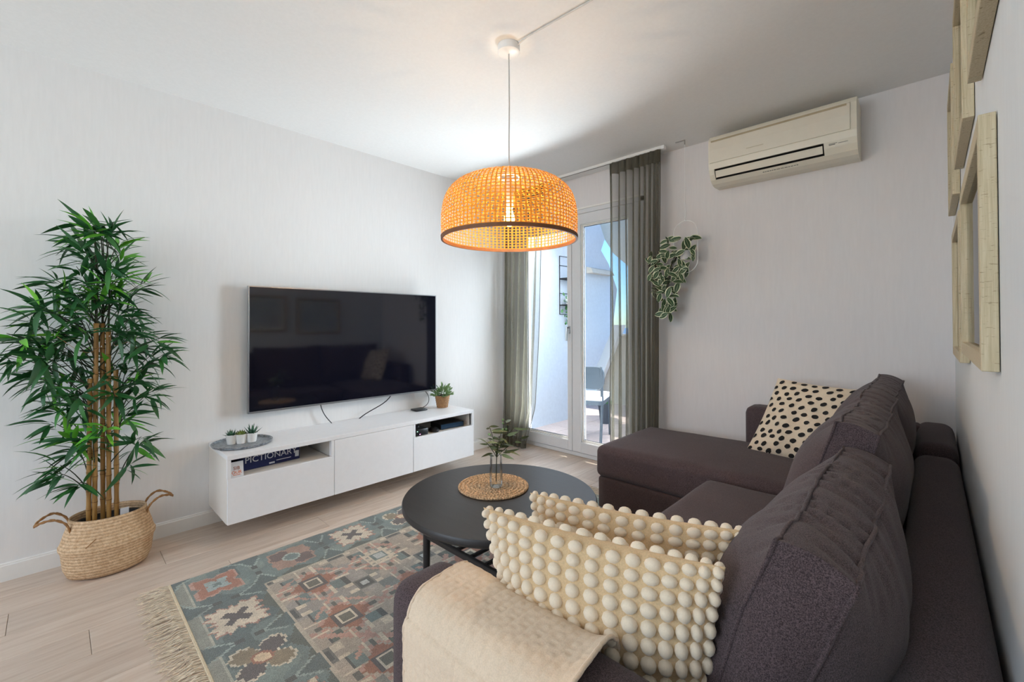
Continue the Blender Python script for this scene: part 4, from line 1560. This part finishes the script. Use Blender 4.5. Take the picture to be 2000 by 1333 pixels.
curtain(.06, .50, .045, .34, H - .024, .012, 6, 'left sheer olive-grey curtain hanging beside the television bench corner', 'curtain', 2.3, lambda a: a ** 1.25, sway=lambda a, b: .10 * a ** 2 * max(0, min(1, (b - .02) * 7)) * (1 - .3 * b))
curtain(1.285, 1.725, 1.285, 1.69, H - .024, .012, 9, 'right sheer olive-grey curtain hanging behind the chaise end', 'curtain', 5.7, lambda a: 1 - (1 - a) ** 1.5)

# ------------------------------------------------------------------ air conditioner
AX0, AX1 = 2.117, 2.932
ac = thing('air_conditioner', ((AX0 + AX1) / 2, L, 2.2), 'ivory wall-mounted air conditioner high on the far wall', 'air conditioner')
full = [(L, 2.20), (L, 2.525), (2.52, 2.53), (2.50, 2.52), (2.483, 2.49), (2.478, 2.42), (2.480, 2.33), (2.487, 2.293), (2.500, 2.258), (2.522, 2.225), (2.552, 2.205), (2.60, 2.195)]
notch = [(L, 2.20), (L, 2.525), (2.52, 2.53), (2.50, 2.52), (2.483, 2.49), (2.478, 2.42), (2.480, 2.33), (2.487, 2.293), (2.55, 2.295), (2.56, 2.232), (2.520, 2.2275), (2.552, 2.205), (2.60, 2.195)]
part(ac, 'casing', G().prism(full, 'x', AX0, AX0 + .035).prism(notch, 'x', AX0 + .035, 2.775).prism(full, 'x', 2.775, AX1), IVORY)
part(ac, 'front_panel', G().prism([(2.498, 2.505), (2.474, 2.485), (2.470, 2.42), (2.472, 2.335), (2.485, 2.335), (2.485, 2.50)], 'x', AX0 + .012, AX1 - .03), IVORY2)
part(ac, 'panel_groove', G().box(AX0 + .02, AX1 - .045, 2.4705, 2.48, 2.476, 2.487), plain('groove_tan', (176, 160, 130), .7))
part(ac, 'air_outlet', G().prism([(2.4905, 2.2905), (2.548, 2.2935), (2.556, 2.234), (2.519, 2.2295), (2.535, 2.25), (2.53, 2.28)], 'x', AX0 + .0355, 2.7745), DARKSLOT)
part(ac, 'flap', G().prism([(2.4945, 2.280), (2.5115, 2.2385), (2.515, 2.2405), (2.498, 2.282)], 'x', AX0 + .040, 2.768), IVORY2)
part(ac, 'control_panel', G().prism([(2.4835, 2.318), (2.485, 2.318), (2.4985, 2.262), (2.4965, 2.262)], 'x', 2.79, 2.90), IVORY2)
part(ac, 'marking', G().box(2.80, 2.83, 2.4905, 2.496, 2.272, 2.276).box(2.80, 2.84, 2.4895, 2.496, 2.279, 2.281).box(2.845, 2.89, 2.4905, 2.496, 2.275, 2.277), GREYP)
g = G()
random.seed(4)
xx = 2.44
while xx < 2.64:
    w_ = .006 + .014 * rnd()
    g.box(xx, xx + w_, 2.5365, 2.545, 2.2125, 2.2165)
    xx += w_ + .004
part(ac, 'marking', g, GREYP)
part(ac, 'marking', G().box(2.36, 2.46, 2.4685, 2.4705, 2.372, 2.376), plain('embossed_mark', (204, 194, 170), .5))

# ------------------------------------------------------------------ hanging planter
HX, HY = 1.922, 2.555
hk = thing('ceiling_hook', (1.89, HY, H), 'thin white angled hook on the ceiling beside the curtain', 'hook')
part(hk, 'bracket', G().box(1.852, 1.925, HY - .004, HY + .004, H - .006, H).box(1.919, 1.925, HY - .004, HY + .004, H - .035, H - .006), CHROME)
hp = thing('hanging_planter', (HX, HY, 1.70), 'white wire hoop planter hanging by a string from the ceiling hook', 'planter')
part(hp, 'string', G().tube([(HX, HY, H - .03), (HX, HY, 2.02)], .0014, 5), WHITE)
part(hp, 'bead', G().lathe([(0, 2.005), (.007, 2.012), (0, 2.022)], (HX, HY, 0), 10).lathe([(0, 1.985), (.006, 1.99), (0, 1.998)], (HX, HY, 0), 10), WHITE, smooth='all')
hw_, zt2, zb2 = .088, 1.985, 1.60
loop = [(HX + hw_ * math.cos(a), HY, zt2 - hw_ + hw_ * math.sin(a)) for a in np.linspace(0, math.pi, 16)] + [(HX - hw_ * math.cos(a), HY, zb2 + hw_ - hw_ * math.sin(a)) for a in np.linspace(0, math.pi, 16)]
part(hp, 'wire_hoop', G().tube(loop, .0026, 6, closed=True), WHITE, smooth='all')
part(hp, 'pot', G().lathe([(0, 1.695), (.038, 1.695), (.046, 1.76), (.042, 1.76), (0, 1.75)], (HX, HY, 0), 24), PVC, smooth=True)
tp_ = thing('trailing_plant', (HX, HY, 1.76), 'variegated green and cream trailing plant in the hanging hoop planter', 'plant')
hpts = [(1.793, 1.837), (1.91, 1.84), (1.974, 1.839), (1.984, 1.755), (1.928, 1.762), (1.852, 1.771), (1.772, 1.761), (1.711, 1.729), (1.669, 1.733), (1.947, 1.722), (1.89, 1.71), (1.812, 1.699), (1.731, 1.687), (1.69, 1.671), (1.87, 1.654), (1.792, 1.642), (1.731, 1.628), (1.681, 1.625), (1.928, 1.63), (1.851, 1.599), (1.771, 1.586), (1.908, 1.586), (1.87, 1.547), (1.71, 1.551), (1.771, 1.527), (1.83, 1.496), (1.73, 1.51), (1.701, 1.481), (1.75, 1.462), (1.818, 1.42), (1.77, 1.383), (1.761, 1.344), (1.817, 1.351), (1.829, 1.369), (1.777, 1.301), (1.809, 1.305)]
fl = leaf_mesh('leaf', .105, .056, FITT, 6, .22, .25, 1, True)
random.seed(21)
for k in range(6):
    q = [(HX + .03 * math.cos(k), HY + .03 * math.sin(k), 1.76), (HX - .04 - .02 * k, HY - .02, 1.80 - .01 * k), (HX - .10 - .015 * k, HY - .06 + .02 * (k % 3), 1.66 - .06 * k), (1.79 + .008 * k, HY - .04, 1.48 - .03 * k)]
    part(tp_, 'stem', G().tube(bez(q, 10), .002, 5), TWIG, smooth='all')
def facing(p, d, nz, s_):
    d = Vector(d).normalized()
    nz = Vector(nz)
    nz = (nz - d * nz.dot(d)).normalized()
    y_ = nz.cross(d)
    return Matrix(((d.x * s_, y_.x * s_, nz.x * s_, p[0]), (d.y * s_, y_.y * s_, nz.y * s_, p[1]), (d.z * s_, y_.z * s_, nz.z * s_, p[2]), (0, 0, 0, 1)))


for i, (px, pz) in enumerate(hpts):
    for k in range(3 if i > 24 else 4):
        a = rnd() * 6.283
        d = Vector((math.cos(a) * 1.1, -.45 + rnd() * .6, math.sin(a) * .8 - .35))
        nz = Vector((.5 + .9 * (rnd() - .5), -.8, .45 + .9 * (rnd() - .5)))
        p = (px + (rnd() - .5) * .03 - d.x * .025, HY - .02 + (rnd() - .65) * .10, pz + (rnd() - .5) * .03)
        inst(tp_, 'leaf', fl, facing(p, d, nz, .55 + .3 * rnd()))
g = G()
random.seed(5)

# ------------------------------------------------------------------ picture frames on the right wall
PRINT = Mat('botanical_print')
_f = PRINT.noise(PRINT.coord((2, 2, 2)), 4, 5)
PRINT.l(PRINT.ramp(_f, [(.42, lin((226, 230, 228))), (.58, lin((196, 206, 206))), (.7, lin((150, 166, 170)))]), PRINT.b.inputs['Base Color'])
PRINT.b.inputs['Roughness'].default_value = .7
PRINT = PRINT.m


def picture(y0, y1, z0, z1, label, xf=3.2935, fwid=.034):
    r = thing('picture_frame', (WR, (y0 + y1) / 2, z0), label, 'picture frame', 'framed prints on the right wall')
    bars = [(y0, y0 + fwid, z0, z1), (y1 - fwid, y1, z0, z1), (y0 + fwid, y1 - fwid, z0, z0 + fwid), (y0 + fwid, y1 - fwid, z1 - fwid, z1)]
    for a, b, c, d in bars:
        part(r, 'frame_bar', G().box(xf, WR - .0015, a + .0002, b - .0002, c, d, .0012, 1), FRAME)
    part(r, 'backing', G().box(WR - .006, WR - .002, y0 + fwid, y1 - fwid, z0 + fwid, z1 - fwid), MATB)
    m_ = .07
    iy0, iy1, iz0, iz1 = y0 + fwid, y1 - fwid, z0 + fwid, z1 - fwid
    g_ = G().box(WR - .0085, WR - .006, iy0, iy0 + m_, iz0, iz1).box(WR - .0085, WR - .006, iy1 - m_, iy1, iz0, iz1).box(WR - .0085, WR - .006, iy0 + m_, iy1 - m_, iz0, iz0 + m_).box(WR - .0085, WR - .006, iy0 + m_, iy1 - m_, iz1 - m_, iz1)
    part(r, 'mat_board', g_, MATB)
    part(r, 'print', G().box(WR - .0075, WR - .006, iy0 + m_, iy1 - m_, iz0 + m_, iz1 - m_), PRINT)
    part(r, 'glass', G().box(WR - .012, WR - .0105, iy0, iy1, iz0, iz1), PICGLASS)
    return r


picture(.560, 1.30, 1.130, 1.622, 'nearest lower pale wood picture frame, its whole print visible', 3.2935)
picture(1.42, 2.02, 1.09, 1.60, 'lower pale wood picture frame just beyond the nearest one')
picture(.10, .86, 1.80, 2.40, 'upper pale wood picture frame nearest to the camera, cut by the photo edge')
picture(1.09, 1.66, 1.795, 2.35, 'upper pale wood picture frame in the middle of its row')
picture(1.90, 2.42, 1.755, 2.30, 'upper pale wood picture frame closest to the far wall')

# ------------------------------------------------------------------ bamboo in the seagrass basket
BC = Vector((.205, -.465, 0))
bk = thing('seagrass_basket', BC, 'oval seagrass belly basket with two handles on the floor by the wall', 'basket')
bp = [(.0, .002), (.72, .002), (.86, .012), (.94, .05), (.97, .10), (.985, .125), (1.03, .142), (1.035, .155), (.99, .170), (.93, .21), (.86, .25), (.83, .275), (.82, .285), (.79, .285), (.80, .27), (.84, .24), (.9, .2), (.93, .15), (.9, .1), (.85, .04), (.0, .03)]
brot = math.radians(-6)
part(bk, 'basket_body', G().lathe([(r_ * .178, z) for r_, z in bp], BC, 72, .80, 1.0, brot), SEAGRASS, smooth='all')
g = G()
for sgn in (-1, 1):
    base = BC + Vector((.0, sgn * .178 * .84, .0))
    ctl = [base + Vector((a_, sgn * b_, c_)) for a_, b_, c_ in ((.045, -.012, .225), (.050, .004, .280), (.046, .045, .312), (.028, .088, .306), (0, .108, .288), (-.028, .088, .306), (-.046, .045, .318), (-.050, .004, .285), (-.045, -.012, .235))]
    pts = []
    for k in range(len(ctl) - 1):
        a_, b_, c_, d_ = ctl[max(0, k - 1)], ctl[k], ctl[k + 1], ctl[min(len(ctl) - 1, k + 2)]
        for q in range(4):
            t_ = q / 4
            pts.append(.5 * (2 * b_ + (c_ - a_) * t_ + (2 * a_ - 5 * b_ + 4 * c_ - d_) * t_ ** 2 + (3 * b_ - a_ - 3 * c_ + d_) * t_ ** 3))
    pts.append(ctl[-1])
    gg = G()
    for ph in (0, math.pi):
        pp = []
        for i, p in enumerate(pts):
            a = i * 1.3 + ph
            pp.append(p + Vector((.003 * math.cos(a), 0, .003 * math.sin(a))))
        gg.tube(pp, .0042, 5)
    part(bk, 'handle', gg, ROPE, smooth='all')
part(bk, 'stitched_mark', G().tube([BC + Vector((.128, -.09, .17)), BC + Vector((.135, -.055, .205))], .0025, 5), ROPE)

BZ = .225
bam = thing('bamboo_plant', BC + Vector((0, 0, .035)), 'tall artificial bamboo with five yellow canes in the basket', 'plant')
part(bam, 'nursery_pot', G().lathe([(0, .036), (.085, .036), (.112, .245), (.118, .245), (.118, .252), (.107, .252), (.104, .235), (0, .222)], BC, 40, .85, 1.1, brot), BLACKM, smooth=True)
part(bam, 'soil', G().lathe([(0, .232), (.100, .229)], BC, 30, .85, 1.1, brot), SOIL)
canes = [((.225, -.541), .962), ((.228, -.520), 1.235), ((.205, -.488), 1.235), ((.222, -.467), 1.20), ((.222, -.438), 1.0)]
ctops = []
for (cx_, cy_), zt in canes:
    gg = G()
    p0, p1 = Vector((cx_, cy_, BZ)), Vector((cx_, cy_ + (.002 if cy_ < -.5 else -.006), zt))
    n = 8
    pts, rs_ = [], []
    for i in range(n * 4 + 1):
        t_ = i / (n * 4)
        pts.append(p0.lerp(p1, t_))
        rs_.append(.0112 if i % 4 == 0 else .0096)
    gg.tube(pts, rs_, 10)
    cn = part(bam, 'cane', gg, CANE, smooth='all')
    for i in range(1, n):
        q = p0.lerp(p1, i / n)
        part(cn, 'node_ring', G().lathe([(.0110, -.0018), (.0122, 0), (.0110, .0018)], q, 10), NODE_, smooth='all')
    ctops.append(p1)
cl = [(-0.56, 1.73), (-0.53, 1.71), (-0.5, 1.7), (-0.46, 1.74), (-0.59, 1.68), (-0.43, 1.66), (-0.57, 1.59), (-0.5, 1.63), (-0.41, 1.61), (-0.53, 1.54), (-0.47, 1.52), (-0.42, 1.56), (-0.59, 1.51), (-0.55, 1.45), (-0.5, 1.45), (-0.43, 1.48), (-0.35, 1.43), (-0.32, 1.46), (-0.66, 1.45), (-0.64, 1.39), (-0.59, 1.38), (-0.51, 1.37), (-0.44, 1.37), (-0.74, 1.33), (-0.71, 1.31), (-0.67, 1.28), (-0.6, 1.31), (-0.54, 1.29), (-0.4, 1.35), (-0.37, 1.29), (-0.74, 1.25), (-0.77, 1.17), (-0.81, 1.19), (-0.82, 1.1), (-0.7, 1.17), (-0.64, 1.19), (-0.44, 1.21), (-0.38, 1.21), (-0.32, 1.19), (-0.27, 1.16), (-0.26, 1.07), (-0.29, 1.08), (-0.38, 1.11), (-0.72, 1.1), (-0.67, 1.09), (-0.62, 1.12), (-0.74, 1.0), (-0.69, 0.97), (-0.64, 0.97), (-0.58, 0.92), (-0.65, 0.9), (-0.6, 0.84), (-0.69, 0.86), (-0.4, 1.0), (-0.34, 0.94), (-0.29, 0.88), (-0.36, 0.86), (-0.42, 0.9), (-0.67, 0.76), (-0.62, 0.7), (-0.58, 0.62), (-0.64, 0.58), (-0.65, 0.52), (-0.58, 0.46), (-0.42, 0.71), (-0.35, 0.65), (-0.34, 0.59), (-0.39, 0.51), (-0.49, 0.73), (-0.53, 0.66)]
cl += [(-.55, 1.24), (-.47, 1.20), (-.43, 1.30), (-.58, 1.05), (-.50, 1.00), (-.44, 1.02), (-.56, .86), (-.46, .90), (-.41, .78), (-.52, 1.40), (-.46, 1.44), (-.62, 1.36), (-.36, 1.22), (-.57, 1.20), (-.31, 1.02), (-.70, 1.03)]
random.seed(17)
bl = [leaf_mesh('leaf', .125, .021, BAM, 5, .4, .25), leaf_mesh('leaf', .125, .023, BAM, 5, .1, .25), leaf_mesh('leaf', .125, .022, BAMB, 5, .25, .25)]
core = Vector((.21, -.48, 0))
specs = []
twigs = G()
for y_, z_ in cl:
    p = Vector((.21 + (rnd() - .5) * .22, y_, z_))
    # twig from the nearest cane
    zc = max(.4, min(z_ - .12 - .1 * rnd(), 1.22 if z_ < 1.3 else 1.5))
    c0 = min((Vector((c[0][0], c[0][1], zc)) for c in canes if zc < c[1] or c[1] > 1.2), key=lambda q: abs(q.y - y_) + .1 * rnd())
    mid = (c0 + p) / 2 + Vector((0, 0, .04))
    twigs.tube(bez([c0, mid, p], 6), [.003, .0028, .0025, .0022, .002, .0017, .0014], 5)
    out = Vector((p.x - core.x, (p.y - core.y) * 1.3, .06))
    n = 11
    bright = rnd() < .2
    for i in range(n):
        d = out.normalized() * .36 + Vector((rnd() - .4, (rnd() - .5) * 1.8, (rnd() - .5) * 1.15))
        back_ = d.normalized() * .02 * rnd()
        kind = 2 if (bright and i > 2) or rnd() < .05 else (0 if rnd() < .6 else 1)
        specs.append((kind, aim(p + back_ + (c0 - p) * .3 * rnd(), d, (rnd() - .5) * 1.6, .72 + .5 * rnd())))
for q in ctops[1:4]:
    twigs.tube([q, q + Vector((.0, .005, .25)), q + Vector((.0, -.01, .48))], [.005, .004, .002], 6)
part(bam, 'twigs', twigs, TWIG, smooth='all')
specs.sort(key=lambda s_: -(s_[1].translation.x))
rest = {0: G(), 1: G(), 2: G()}
for i, (k, q) in enumerate(specs):
    tip = (q @ Vector((.125, 0, -.03))).x
    if tip < .012 or q.translation.x < .02:
        q.translation.x += max(.012 - tip, .02 - q.translation.x)
    if i < 300:
        inst(bam, 'leaf', bl[k], q)
    else:
        rest[k].add([v.co.copy() for v in bl[k].vertices], [list(p.vertices) for p in bl[k].polygons], q)
rest[0].add(rest[1].v, rest[1].f)
part(bam, 'foliage', rest[0], BAM, smooth='all', kind='stuff')
part(bam, 'foliage', rest[2], BAMB, smooth='all', kind='stuff', label='bright green leaves')
part(bam, 'paper_tag', G().box(.262, .266, -.428, -.395, .235, .300), PRINTW, label='white paper care tag')
sl_ = thing('string_lights', (.24, -.5, 1.1), 'thin wire string of tiny clear lights wound around the bamboo canes', 'string lights')
wp_ = [(.26, -.66, 1.18), (.28, -.62, 1.14), (.27, -.58, 1.10), (.26, -.54, 1.09), (.255, -.50, 1.12), (.235, -.47, 1.17), (.24, -.45, 1.12), (.25, -.40, 1.14), (.24, -.36, 1.10)]
part(sl_, 'wire', G().tube([Vector(q) for q in wp_], .0012, 4), plain('copper_wire', (190, 140, 90), .4, .6))
for i, q in enumerate(wp_):
    part(sl_, 'tiny_bulb', G().lathe([(0, -.004), (.003, 0), (0, .005)], q, 8), WHITE)
sl_['kind'] = 'thing'
